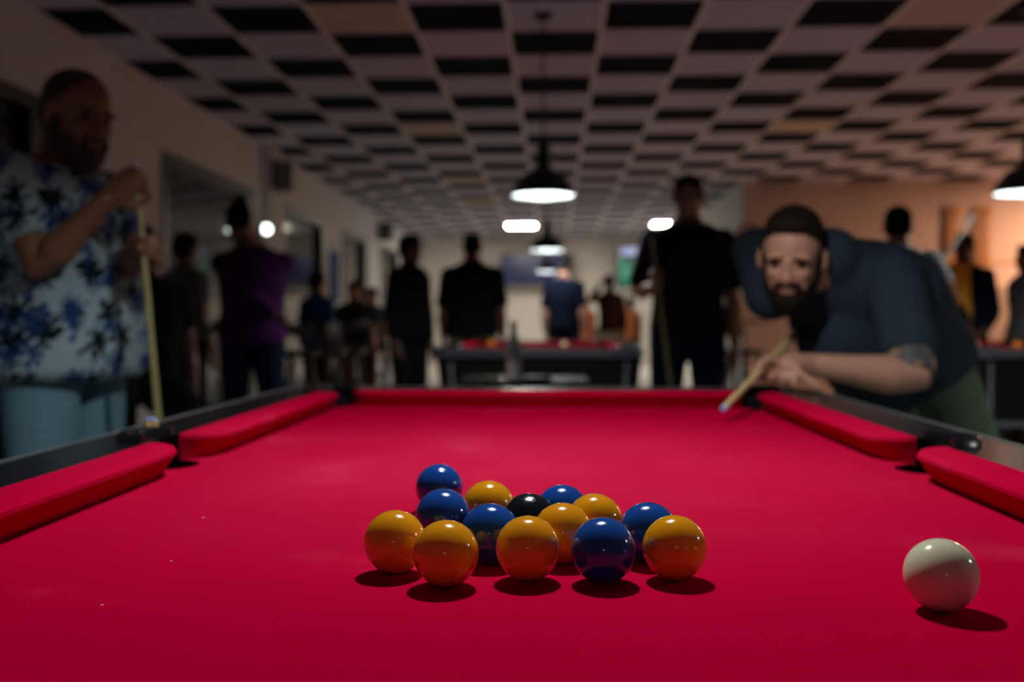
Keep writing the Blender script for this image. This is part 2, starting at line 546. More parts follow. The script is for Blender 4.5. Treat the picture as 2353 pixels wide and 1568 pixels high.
struct('wall_right', bm, 'wall_pink')
bm = B(); box(bm, LW - 0.2, NEAR - 0.2, 0, RIGHT + 0.2, NEAR, CEIL)
struct('wall_near', bm, 'wall_paint')
bm = B(); box(bm, LW, NEAR, 0, LW + 0.02, BACK, 0.10)
struct('baseboard_left', bm, 'frame_dark')
bm = B(); box(bm, RX + 0.0, RB - 0.022, 1.80, RIGHT, RB - 0.002, 1.83)
struct('trim_1', bm, 'wood_slat')

# ------------------------------------------------------------------ pendant lamps
RIMZ = CAMZ + 0.785
def make_pendant(bulb='bulb'):
    r = thing('pendant_lamp', '', 'lamp')
    # local z measured from the rim of the shade
    prof = [(0.200, 0.0), (0.197, 0.012), (0.185, 0.045), (0.160, 0.090), (0.125, 0.125), (0.085, 0.150), (0.055, 0.165), (0.045, 0.180)]
    bm = B()
    lathe(bm, prof + [(0.045, 0.21), (0.0, 0.21)])
    lathe(bm, [(0.203, -0.004), (0.203, 0.012), (0.197, 0.012), (0.197, -0.004)], close=True)
    obj('lamp_shade', bm, 'shade_black', r)
    bm = B()
    lathe(bm, [(max(0, a - 0.004), max(0.001, z - 0.003)) for a, z in prof] + [(0.0, 0.176)])
    obj('shade_lining', bm, 'shade_inside', r, label='white inside of the lamp shade')
    bm = B(); ell(bm, (0, 0, 0.072), (0.030, 0.030, 0.036), seg=16, rng=10)
    obj('bulb', bm, bulb, r)
    bm = B(); lathe(bm, [(0.0, 0.21), (0.040, 0.21), (0.040, 0.30), (0.030, 0.325), (0.012, 0.34), (0.0, 0.34)])
    lathe(bm, [(0.0, 0.112), (0.02, 0.112), (0.02, 0.18), (0.0, 0.18)])
    obj('socket', bm, 'shade_black', r)
    top = CEIL - RIMZ
    bm = B(); tube(bm, [(0, 0, 0.33), (0, 0, top - 0.012)], 0.0075, rounded=False)
    obj('rod', bm, 'shade_black', r)
    bm = B(); lathe(bm, [(0.0, top - 0.035), (0.03, top - 0.035), (0.06, top - 0.015), (0.062, top), (0.0, top)])
    obj('canopy', bm, 'shade_black', r)
    return r
lampspots = [((-0.015, 1.37), 'black pendant lamp hanging low over the red table with the scattered balls'),
             ((-0.06, 6.28), 'large black pendant lamp with white glow, nearest in the middle row over the second table'),
             ((-0.06, 11.2), 'smaller black pendant lamp behind and below the big middle one'),
             ((-0.10, 16.1), 'farthest and smallest glowing pendant lamp, in front of the blue television'),
             ((2.93, 6.28), 'black pendant lamp at the right edge over the side table'),
             ((2.93, 1.37), 'pendant lamp in the right row, level with the near table'),
             ((-0.03, -3.5), 'unseen pendant lamp added behind the camera in line with the middle row'),  # added out of view, its floor bounce lifts the near ceiling
             ((2.93, -3.5), 'unseen pendant lamp added to the right row near the rear wall')]  # likewise added out of view for bounce light
pend = make_pendant()
for k, (xy, lab) in enumerate(lampspots):
    o = pend if k == 0 else copy_tree(pend)
    o.location = (xy[0], xy[1], RIMZ)
    o['label'] = lab; o['group'] = 'pendant lamps over the pool tables'
# flat light panels in the ceiling and small wall lights
def panel(x, y, lab, wx=0.56, wy=0.56, m='panel_light'):
    r = thing('ceiling_light', lab, 'ceiling light', (x, y, CEIL - 0.006), 0, 'flat ceiling lights at the far end')
    bm = B()
    a, b = wx / 2, wy / 2
    for q in ((-a - .02, -b - .02, a + .02, -b), (-a - .02, b, a + .02, b + .02), (-a - .02, -b, -a, b), (a, -b, a + .02, b)):
        box(bm, q[0], q[1], -0.03, q[2], q[3], 0.0)
    obj('frame', bm, 'wall_white', r, False)
    bm = B(); box(bm, -a, -b, -0.028, a, b, -0.004)
    obj('diffuser', bm, m, r, False)
c = Pz(1198, 518, CEIL - 0.02); panel(c.x, c.y, 'bright rectangular ceiling light left of the middle, beyond the pendant lamps')
c = Pz(1522, 514, CEIL - 0.02); panel(c.x, c.y, 'bright ceiling light beside the head of the tall man in black', 0.36, 0.5)
panel(7.3, 12.4, 'unseen warm orange ceiling light added to brighten the right wall', m='warm_fill_panel')  # added out of view to throw warm light on the right back wall

def wall_light(px, py, x, lab, sx=0.05, size=(0.16, 0.10)):
    r0 = CAMROT @ V(((px - 1176.5) / FPX, -(py - 784) / FPX, -1.0))
    p = V((0, 0, CAMZ)) + r0 * (x / r0.x)
    r = thing('wall_light', lab, 'wall light', p, 0, 'small wall lights on the left wall')
    bm = B(); box(bm, -sx, -size[0] / 2 - 0.015, -size[1] / 2 - 0.015, -0.005 - sx * 0.2, size[0] / 2 + 0.015, size[1] / 2 + 0.015, bevel=0.006)
    obj('housing', bm, 'frame_dark', r)
    bm = B(); ell(bm, (0.0, 0, 0), (0.05, size[0] / 2, size[1] / 2))
    obj('globe', bm, 'small_light', r)
wall_light(612, 527, LW + 0.09 + 0.05, 'small white wall light on the pillar between two dark windows')
wall_light(290, 517, LW + 0.06, 'small white wall light seen beside the wrist of the man in the palm shirt', size=(0.07, 0.07))

# ------------------------------------------------------------------ pool table
def pool_table(loc, lab, legs=True):
    """origin on the floor under the centre; long axis along Y"""
    r = thing('pool_table', lab, 'pool table', loc)
    NH, BH, KH, OH = 0.4745, 0.490, 0.5325, 0.628      # nose, foot, back of cushion, outer half width
    NL, KL, OL = 0.9275, 0.986, 1.072                  # the same along the table
    PM = 0.052; PC = 0.060                             # pocket radii
    cz = CLOTH
    RT = 0.038                                         # cushion and rail top above the cloth
    # playing bed with pocket notches
    cm = (KH + 0.006, 0.0)                             # middle pocket centre
    cc = (KH - 0.018, KL - 0.018)                      # corner pocket centre
    def arc(c, rad, a0, a1, n=14):
        return [(c[0] + rad * math.cos(math.radians(a0 + (a1 - a0) * k / n)), c[1] + rad * math.sin(math.radians(a0 + (a1 - a0) * k / n))) for k in range(n + 1)]
    KX, KY = KH + 0.004, KL + 0.004
    # one quarter of the outline (from middle right pocket to top middle), inner edge side x = KX
    def quarter(rm, rc):
        q = []
        am = 90 + math.degrees(math.asin(min(1, (cm[0] - KX) / rm)))
        q += arc(cm, rm, 180, am)
        h = KX - cc[0]
        a0 = -math.degrees(math.acos(h / rc))
        a1 = 90 + math.degrees(math.acos((KY - cc[1]) / rc))
        # concave notch: the arc that lies towards the table centre
        q += arc(cc, rc, a0, -180 + (180 - a1) - (90 - (180 - a1)) * 0 if False else a1 - 360)
        return q
    def outline(q):
        out = []
        out += q
        out += [(-x, y) for x, y in reversed(q)]
        out += [(-x, -y) for x, y in q]
        out += [(x, -y) for x, y in reversed(q)]
        res = []
        for p in out:
            if not res or (abs(p[0] - res[-1][0]) + abs(p[1] - res[-1][1])) > 1e-5: res.append(p)
        if abs(res[0][0] - res[-1][0]) + abs(res[0][1] - res[-1][1]) < 1e-5: res.pop()
        return res
    bm = B(); prism(bm, outline(quarter(PM, PC)), cz - 0.03, cz)
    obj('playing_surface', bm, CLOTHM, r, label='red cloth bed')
    # cushions
    def cushion(p0, p1, inward, ends):
        """p0->p1 along the back line, inward unit vector, ends = (kind, kind)"""
        p0 = V((*p0, 0)); p1 = V((*p1, 0)); inw = V((*inward, 0))
        L = (p1 - p0).length; t = (p1 - p0) / L
        depth = KH - NH
        jaw = {'m': [(0.0, 0.004), (0.004, 0.016), (0.011, 0.030), (0.024, 0.043), (0.045, 0.053), (0.075, depth)],
               'c': [(0.0, 0.004), (0.006, 0.018), (0.016, 0.034), (0.030, 0.046), (0.048, 0.054), (0.070, depth)]}
        st = [(s, d) for s, d in jaw[ends[0]]]
        st += [(L - s, d) for s, d in reversed(jaw[ends[1]])]
        bm = B(); prev = None
        for s, d in st:
            base = p0 + t * s
            # undercut face recedes below the nose
            und = min(0.021, d * 0.5)
            prof = [(0.0, 0.0), (0.0, RT), (max(0.0, d - 0.008), RT), (max(0.001, d - 0.003), RT - 0.0015), (d, RT - 0.005), (d, RT - 0.0095), (max(0.0012, d - 0.0035), RT - 0.0125), (d - und, 0.0)]
            ring = [bm.verts.new(base + inw * a + V((0, 0, cz + 0.0005 + z))) for a, z in prof]
            if prev:
                for k in range(len(ring)):
                    bm.faces.new((prev[k], prev[(k + 1) % len(ring)], ring[(k + 1) % len(ring)], ring[k]))
            else:
                bm.faces.new(ring)
            prev = ring
        bm.faces.new(list(reversed(prev)))
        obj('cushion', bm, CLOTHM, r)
    g = 0.0515; gc = 0.050
    for s in (1, -1):
        cushion((s * KH, g), (s * KH, KL - gc), (-s, 0), 'mc')
        cushion((s * KH, -g), (s * KH, -KL + gc), (-s, 0), 'mc')
        cushion((-KH + gc + .02, s * KL), (KH - gc - .02, s * KL), (0, -s), 'cc')
    # rail tops: two C-shaped halves with pocket cut-outs
    def railhalf(s):
        q = []
        rm, rc = PM - 0.001, PC - 0.001
        inner = []
        # from top middle to bottom middle along the inner edge on side s (built for s=+1)
        inner.append((0.0, KL))
        a_in = 90 + math.degrees(math.asin(max(-1, min(1, (cc[0] - cc[0]) / rc))))
        h = KL - cc[1]; w_ = KH - cc[0]
        aa = 180 - math.degrees(math.asin(h / rc))
        bb = -math.degrees(math.acos(w_ / rc))
        inner += arc(cc, rc, aa, bb, 22)
        am0 = 180 - math.degrees(math.acos(max(-1, min(1, (cm[0] - KH) / rm))))
        inner += arc(cm, rm, am0, -am0, 22)
        low = [(x, -y) for x, y in reversed(arc(cc, rc, aa, bb, 22))]
        inner += low
        inner.append((0.0, -KL))
        rr = 0.06
        outer = [(0.0, -OL)] + arc((OH - rr, -OL + rr), rr, -90, 0, 8) + arc((OH - rr, OL - rr), rr, 0, 90, 8) + [(0.0, OL)]
        pts = inner + outer
        return [(s * x, y) for x, y in (pts if s > 0 else reversed(pts))]
    bm = B()
    for s in (1, -1):
        prism(bm, railhalf(s), cz - 0.045, cz + RT)
    obj('rail', bm, 'rail_laminate', r, label='dark laminate top rail')
    # thin metal edge that runs round the rail
    def rect_ring(half, lo, z0, z1, rr, thick):
        def path(hx, hy, rad):
            return arc((hx - rad, hy - rad), rad, 0, 90, 8) + arc((-hx + rad, hy - rad), rad, 90, 180, 8) + arc((-hx + rad, -hy + rad), rad, 180, 270, 8) + arc((hx - rad, -hy + rad), rad, 270, 360, 8)
        a = path(half, lo, rr); b = path(half + thick, lo + thick, rr + thick)
        bm = B()
        for i in range(len(a)):
            j = (i + 1) % len(a)
            A = [(*a[i], z0), (*a[j], z0), (*a[j], z1), (*a[i], z1)]
            Bq = [(*b[i], z0), (*b[j], z0), (*b[j], z1), (*b[i], z1)]
            va = [bm.verts.new(p) for p in A]; vb = [bm.verts.new(p) for p in Bq]
            bm.faces.new(va[::-1]); bm.faces.new(vb)
            bm.faces.new((va[0], va[1], vb[1], vb[0])); bm.faces.new((va[3], vb[3], vb[2], va[2]))
        bmesh.ops.remove_doubles(bm, verts=bm.verts[:], dist=1e-5)
        return bm
    obj('rail_edge', rect_ring(OH + 0.0003, OL + 0.0003, cz - 0.016, cz + RT + 0.001, 0.06, 0.010), 'edge_metal', r, label='grey metal edging of the rail')
    # pockets: plastic sleeve, raised lip on the rail, floor of the cup
    def pocket(c, rad, ang, span):
        p = bpy.data.objects.new('pocket', None); p.location = (c[0], c[1], cz); link(p, r)
        bm = B()
        n = 30
        # sleeve wall (open towards the table above cloth level)
        pr = []
        for k in range(n + 1):
            a = math.radians(ang - span / 2 + span * k / n)
            pr.append((math.cos(a), math.sin(a)))
        for (r0, z0), (r1, z1) in ():
            pass
        prof = [(rad - 0.006, -0.12), (rad - 0.006, RT + 0.001), (rad - 0.004, RT + 0.009), (rad + 0.002, RT + 0.0115), (rad + 0.006, RT + 0.008), (rad + 0.009, RT + 0.0005), (rad - 0.0015, RT - 0.001), (rad - 0.0015, -0.12)]
        rings = [[bm.verts.new((q * x, q * y, z)) for q, z in prof] for x, y in pr]
        m_ = len(prof)
        for a, b in zip(rings, rings[1:]):
            for k in range(m_):
                bm.faces.new((a[k], a[(k + 1) % m_], b[(k + 1) % m_], b[k]))
        bm.faces.new(rings[0]); bm.faces.new(list(reversed(rings[-1])))
        obj('pocket_liner', bm, 'black_plastic', p)
        bm = B(); lathe(bm, [(rad - 0.0065, -0.004), (rad - 0.0065, -0.115), (0.0, -0.118), (0.0, -0.122), (rad - 0.002, -0.12), (rad - 0.002, -0.004)], n=30, close=False)
        obj('pocket_cup', bm, 'black_plastic', p)
    for s in (1, -1):
        pocket((s * cm[0], 0), PM, 0 if s > 0 else 180, 172)
        for q in (1, -1):
            pocket((s * cc[0], q * cc[1]), PC, math.degrees(math.atan2(q, s)), 232)
    # cabinet
    bm = B()
    z1 = cz - 0.046
    tp = [(-OH + .012, -OL + .012), (OH - .012, -OL + .012), (OH - .012, OL - .012), (-OH + .012, OL - .012)]
    lo = [(x * 0.93, y * 0.95) for x, y in tp]
    def hull(bm, A, za, Bq, zb):
        a = [bm.verts.new((*p, za)) for p in A]; b = [bm.verts.new((*p, zb)) for p in Bq]
        for k in range(4):
            bm.faces.new((a[k], a[(k + 1) % 4], b[(k + 1) % 4], b[k]))
        bm.faces.new(a[::-1]); bm.faces.new(b)
    hull(bm, lo, cz - 0.43, tp, z1)
    obj('cabinet', bm, 'cabinet_black', r, False)
    for sx in (1, -1):
        for sy in (1, -1):
            bm = B()
            x, y = sx * (OH * 0.93 - 0.10), sy * (OL * 0.95 - 0.10)
            loft(bm, [((x, y, 0.0), (0.062, 0, 0), (0, 0.062, 0)), ((x, y, 0.04), (0.062, 0, 0), (0, 0.062, 0)), ((x, y, 0.042), (0.075, 0, 0), (0, 0.075, 0)),
                      ((x, y, cz - 0.43), (0.10, 0, 0), (0, 0.10, 0))], n=24, power=0.45)
            obj('leg', bm, 'cabinet_black', r)
            bm = B()
            x0, y0 = sx * (OH - .012 - 0.085), sy * (OL - .007)
            x1, y1 = sx * (OH * 0.93 - .075), sy * (OL * 0.95 - 0.007)
            loft(bm, [((x1, y1, cz - 0.43), (0.010, 0, 0), (0, 0.005, 0)), ((x0, y0, z1 - 0.002), (0.010, 0, 0), (0, 0.005, 0))], n=12, power=0.4)
            obj('corner_trim', bm, 'chrome', r, label='chrome strip on the cabinet corner')
    bm = B()
    box(bm, -OH * 0.93 + .012, -OL * 0.95 - 0.002, cz - 0.434, OH * 0.93 - .012, -OL * 0.95 + 0.02, cz - 0.40)
    obj('lower_trim', bm, 'edge_metal', r, False)
    # brass plaque spots by the middle pockets
    for s in (-1,):
        bm = B(); ell(bm, (s * 0.583, 0.012, cz + RT), (0.006, 0.008, 0.003))
        obj('brass_stud', bm, 'brass', r, label='small brass stud')
    return r
mat('brass', (0.55, 0.36, 0.14), rough=0.3, metal=0.9)

TY = 1.385
table1 = pool_table((-0.015, TY, 0), 'black pool table with red cloth and scattered balls filling the foreground')
table2 = copy_tree(table1); table2.location = (-0.085, 7.06, 0)
table2['label'] = 'second red-topped pool table behind the first, in the middle of the hall'
table3 = copy_tree(table1); table3.location = (3.12, 7.06, 0)
table3['label'] = 'pool table at the right edge with a chrome strip on its black cabinet'
for t in (table1, table2, table3): t['group'] = 'red pool tables'

# ------------------------------------------------------------------ balls
R = 0.0254
def ball_at(px, top, m, lab, grp, z=CLOTH, name='pool_ball', rough=None):
    t = Pz(px, top, z + 2 * R)
    bm = B(); bmesh.ops.create_uvsphere(bm, u_segments=64, v_segments=40, radius=R)
    o = obj(name, bm, m)
    o.location = (t.x, t.y, z + R)
    tag(o, lab, 'ball', grp)
    return o
BG = 'balls on the near red table'
for px, top, m, lab in (
    (907.7, 1173.5, 'yellow_ball', 'yellow pool ball at the far left of the cluster'),
    (1024.8, 1196.3, 'yellow_ball', 'yellow pool ball nearest the camera, front left'),
    (1213, 1186.6, 'yellow_ball', 'yellow pool ball at the front in the middle'),
    (1386, 1190.3, 'blue_ball', 'blue pool ball in the front row between two yellow ones'),
    (1550.6, 1185.1, 'yellow_ball', 'yellow pool ball at the right end of the front row'),
    (1018, 1124.2, 'blue_ball', 'blue pool ball behind the front left yellow ball'),
    (1126.5, 1158.2, 'blue_ball', 'blue pool ball between the front left and front middle yellow balls'),
    (1122.4, 1105.5, 'yellow_ball', 'yellow pool ball at the back, left of the black ball'),
    (1009.4, 1067, 'blue_ball', 'blue pool ball farthest back at the left'),
    (1216, 1134.6, 'black_ball', 'black pool ball in the middle of the cluster'),
    (1291.8, 1114.8, 'blue_ball', 'blue pool ball at the back, right behind the black ball'),
    (1293, 1156.7, 'yellow_ball', 'yellow pool ball right of the black ball, behind the front middle gap'),
    (1366.6, 1135.4, 'yellow_ball', 'yellow pool ball at the back right, behind the front blue one'),
    (1490, 1155.2, 'blue_ball', 'blue pool ball half hidden behind the front right yellow ball')):
    ball_at(px, top, m, lab, BG)
ball_at(2163, 1239, 'cue_ball', 'cream cue ball rolling alone at the right of the red table', None, name='cue_ball')
def far_ball(px, py, m, lab, grp):
    t = Pz(px, py, CLOTH + R)
    bm = B(); bmesh.ops.create_uvsphere(bm, u_segments=32, v_segments=20, radius=R)
    o = obj('pool_ball' if m != 'cue_ball' else 'cue_ball', bm, m); o.location = t
    tag(o, lab, 'ball', grp)
far_ball(1128, 791, 'yellow_ball', 'yellow ball on the left of the second table', 'balls on the second table')
far_ball(1297, 793, 'cue_ball', 'white ball on the middle of the second table', 'balls on the second table')
far_ball(2241, 792, 'cue_ball', 'white ball on the side table at the right', 'balls on the right table')
far_ball(2337, 794, 'yellow_ball', 'yellow ball on the side table at the right edge', 'balls on the right table')

# chalk cube on the left rail
p = Pz(347, 996, CLOTH + 0.038)
r = thing('chalk', 'small worn cube of cue chalk on the left rail beside the middle pocket', 'chalk', (p.x, p.y, CLOTH + 0.0385), 0.5)
bm = B(); box(bm, -0.010, -0.010, 0, 0.010, 0.010, 0.019, bevel=0.002)
obj('paper_wrap', bm, 'wood_cue', r)
bm = B(); lathe(bm, [(0, 0.0185), (0.009, 0.0185), (0.009, 0.0215), (0.004, 0.0195), (0, 0.019)], n=20)
obj('chalk_top', bm, 'chalk_blue', r)

# ------------------------------------------------------------------ cues
def make_cue(a, b, lab, shaft='wood_cue', rt=0.006, rb=0.0145, grp=None):
    """cue from tip a to butt b"""
    a, b = V(a), V(b)
    L = (b - a).length
    r = thing('cue', lab, 'cue', a, 0, grp)
    q = V((0, 0, 1)).rotation_difference((b - a).normalized())
    r.rotation_mode = 'QUATERNION'; r.rotation_quaternion = q
    k = lambda s: rt + (rb - rt) * s / L
    bm = B(); lathe(bm, [(0, 0.028), (k(.028), 0.028), (k(L * .7), L * .7), (0, L * .7)], n=20)
    obj('shaft', bm, shaft, r)
    bm = B(); lathe(bm, [(0, 0.006), (rt, 0.006), (rt * 1.01, 0.028), (0, 0.028)], n=20)
    obj('ferrule', bm, 'cue_ferrule', r)
    bm = B(); lathe(bm, [(0, 0.0), (rt * .7, 0.0005), (rt, 0.003), (rt, 0.006), (0, 0.006)], n=20)
    obj('tip', bm, 'chalk_blue', r, label='blue chalked tip')
    bm = B(); lathe(bm, [(0, L * .7), (k(L * .7), L * .7), (rb, L - 0.02), (rb * .9, L), (0, L)], n=20)
    obj('butt', bm, 'cue_dark', r)
    return r

# ------------------------------------------------------------------ people
def orient(f, up=(0, 0, 1)):
    """matrix whose columns are left, back, up for a head facing f"""
    f = V(f).normalized(); up = V(up)
    left = up.cross(f).normalized()       # facing -Y -> left = +X
    u = f.cross(left).normalized()
    M = Matrix((left, -f, u)).transposed()
    return M

def ik(S, W, a, b, pole):
    S, W, pole = V(S), V(W), V(pole)
    d = W - S
    D = min(d.length, (a + b) * 0.995)
    W = S + d.normalized() * D
    x = (a * a - b * b + D * D) / (2 * D)
    h = math.sqrt(max(0, a * a - x * x))
    n = d.normalized()
    pp = (pole - n * pole.dot(n))
    pp = pp.normalized() if pp.length > 1e-6 else V((0, 0, -1))
    return S + n * x + pp * h, W

def interp(pts, t):
    """smooth interpolation along a list of points, t in 0..1"""
    n = len(pts) - 1
    x = min(max(t, 0), 1) * n
    i = min(int(x), n - 1); f = x - i
    p0 = pts[max(0, i - 1)]; p1 = pts[i]; p2 = pts[i + 1]; p3 = pts[min(n, i + 2)]
    return 0.5 * ((2 * p1) + (p2 - p0) * f + (2 * p0 - 5 * p1 + 4 * p2 - p3) * f * f + (3 * p1 - p0 - 3 * p2 + p3) * f ** 3)

def head_geo(bm, c, M, s=1.0, part='skin', beard=None, hair='short'):
    """c: centre of head at ear height; M columns left, back, up"""
    def E(p, r, rot=None):
        ell(bm, c + M @ (V(p) * s), [q * s for q in r], (M @ rot) if rot else M)
    if part == 'skin':
        E((0, 0.012, 0.030), (0.074, 0.094, 0.084))          # cranium
        E((0, -0.020, -0.035), (0.062, 0.068, 0.075))        # face
        E((0, -0.045, -0.082), (0.040, 0.042, 0.032))        # chin and jaw
        E((0.036, -0.02, -0.062), (0.026, 0.050, 0.032)); E((-0.036, -0.02, -0.062), (0.026, 0.050, 0.032))
        E((0, -0.088, -0.030), (0.0135, 0.022, 0.018))       # nose tip
        E((0, -0.083, -0.008), (0.009, 0.016, 0.028))        # nose bridge
        E((0.011, -0.080, -0.034), (0.009, 0.013, 0.009)); E((-0.011, -0.080, -0.034), (0.009, 0.013, 0.009))
        E((0.030, -0.070, 0.016), (0.026, 0.016, 0.010)); E((-0.030, -0.070, 0.016), (0.026, 0.016, 0.010))   # brow
        E((0.034, -0.062, -0.022), (0.020, 0.020, 0.017)); E((-0.034, -0.062, -0.022), (0.020, 0.020, 0.017)) # cheeks
        E((0, -0.080, -0.057), (0.024, 0.011, 0.0065)); E((0, -0.077, -0.067), (0.020, 0.011, 0.0075))        # lips
        for q in (1, -1):
            E((q * 0.078, 0.008, -0.010), (0.010, 0.018, 0.031), Matrix.Rotation(q * 0.35, 3, 'Z'))
    elif part == 'hair':
        if hair == 'long':
            E((0, 0.030, 0.030), (0.086, 0.094, 0.092)); E((0, 0.055, -0.05), (0.080, 0.06, 0.11))
        elif hair == 'crop':
            E((0, 0.022, 0.050), (0.0775, 0.092, 0.079)); E((0, 0.052, 0.0), (0.070, 0.062, 0.075)); E((0, -0.026, 0.092), (0.050, 0.044, 0.024))
            for q in (1, -1): E((q * 0.070, -0.004, 0.010), (0.008, 0.022, 0.034))
        elif hair == 'buzz':
            E((0, 0.018, 0.040), (0.0755, 0.092, 0.078)); E((0, 0.052, 0.0), (0.067, 0.060, 0.07))
        else:
            E((0, 0.018, 0.042), (0.081, 0.096, 0.084)); E((0, 0.050, 0.005), (0.077, 0.068, 0.080))
            E((0, -0.030, 0.088), (0.060, 0.052, 0.030))
            for q in (1, -1): E((q * 0.070, -0.012, 0.012), (0.010, 0.022, 0.030))
    elif part == 'beard':
        E((0, -0.048, -0.092), (0.050, 0.047, 0.038)); E((0.044, -0.02, -0.066), (0.024, 0.050, 0.034)); E((-0.044, -0.02, -0.066), (0.024, 0.050, 0.034))
        E((0.058, 0.0, -0.035), (0.016, 0.028, 0.045)); E((-0.058, 0.0, -0.035), (0.016, 0.028, 0.045))
        E((0, -0.058, -0.112), (0.034, 0.032, 0.030))
    elif part == 'moustache':
        for q in (1, -1):
            E((q * 0.014, -0.087, -0.0485), (0.018, 0.009, 0.0065), Matrix.Rotation(-q * 0.3, 3, 'Y'))
            E((q * 0.030, -0.077, -0.061), (0.0065, 0.010, 0.016))
    elif part == 'brows':
        for q in (1, -1): E((q * 0.031, -0.084, 0.0175), (0.020, 0.006, 0.0045), Matrix.Rotation(q * 0.12, 3, 'Y'))

def hand_geo(bm, W, d, n, side, curl=0.35, s=1.0, spread=0.0):
    """W wrist, d direction of the hand, n palm normal (palm faces n), side +1 = thumb towards d x n"""
    d = V(d).normalized(); n = V(n); n = (n - d * n.dot(d)).normalized()
    t = d.cross(n) * side                                # thumb side
    tube(bm, [W - d * 0.03, W + d * 0.012 * s, W + d * 0.045 * s, W + d * 0.085 * s], [0.027 * s, 0.029 * s, 0.040 * s, 0.040 * s], side=t, flat=0.48, n=16)
    for k, (off, ln, rr) in enumerate(((0.030, 0.072, 0.0088), (0.010, 0.080, 0.0090), (-0.011, 0.074, 0.0086), (-0.030, 0.058, 0.0078))):
        p = W + d * (0.085 - abs(off) * 0.15) * s + t * off * s
        a = curl * 0.55; pts = [p]; sp = t * spread * (off / 0.03)
        for q, seg in enumerate((0.45, 0.32, 0.23)):
            dd = (d * math.cos(a) + n * math.sin(a) + sp).normalized()
            p = p + dd * ln * seg * s * 1.12
            pts.append(p); a += curl * (1.35 if q == 0 else 0.9)
        tube(bm, pts, [rr * s, rr * s * .98, rr * s * .9, rr * s * .8], n=10)
    p0 = W + d * 0.022 * s + t * 0.026 * s + n * 0.006 * s
    p1 = p0 + (d * 0.7 + t * 0.75 + n * 0.25).normalized() * 0.042 * s
    p2 = p1 + (d * 0.9 + t * (0.35 - curl * 0.3) + n * (0.15 + curl * 0.4)).normalized() * 0.032 * s
    p3 = p2 + (d * 0.9 + t * (0.1 - curl * 0.5) + n * (0.15 + curl * 0.5)).normalized() * 0.024 * s
    tube(bm, [p0, p1, p2, p3], [0.013 * s, 0.0115 * s, 0.010 * s, 0.0085 * s], n=10)

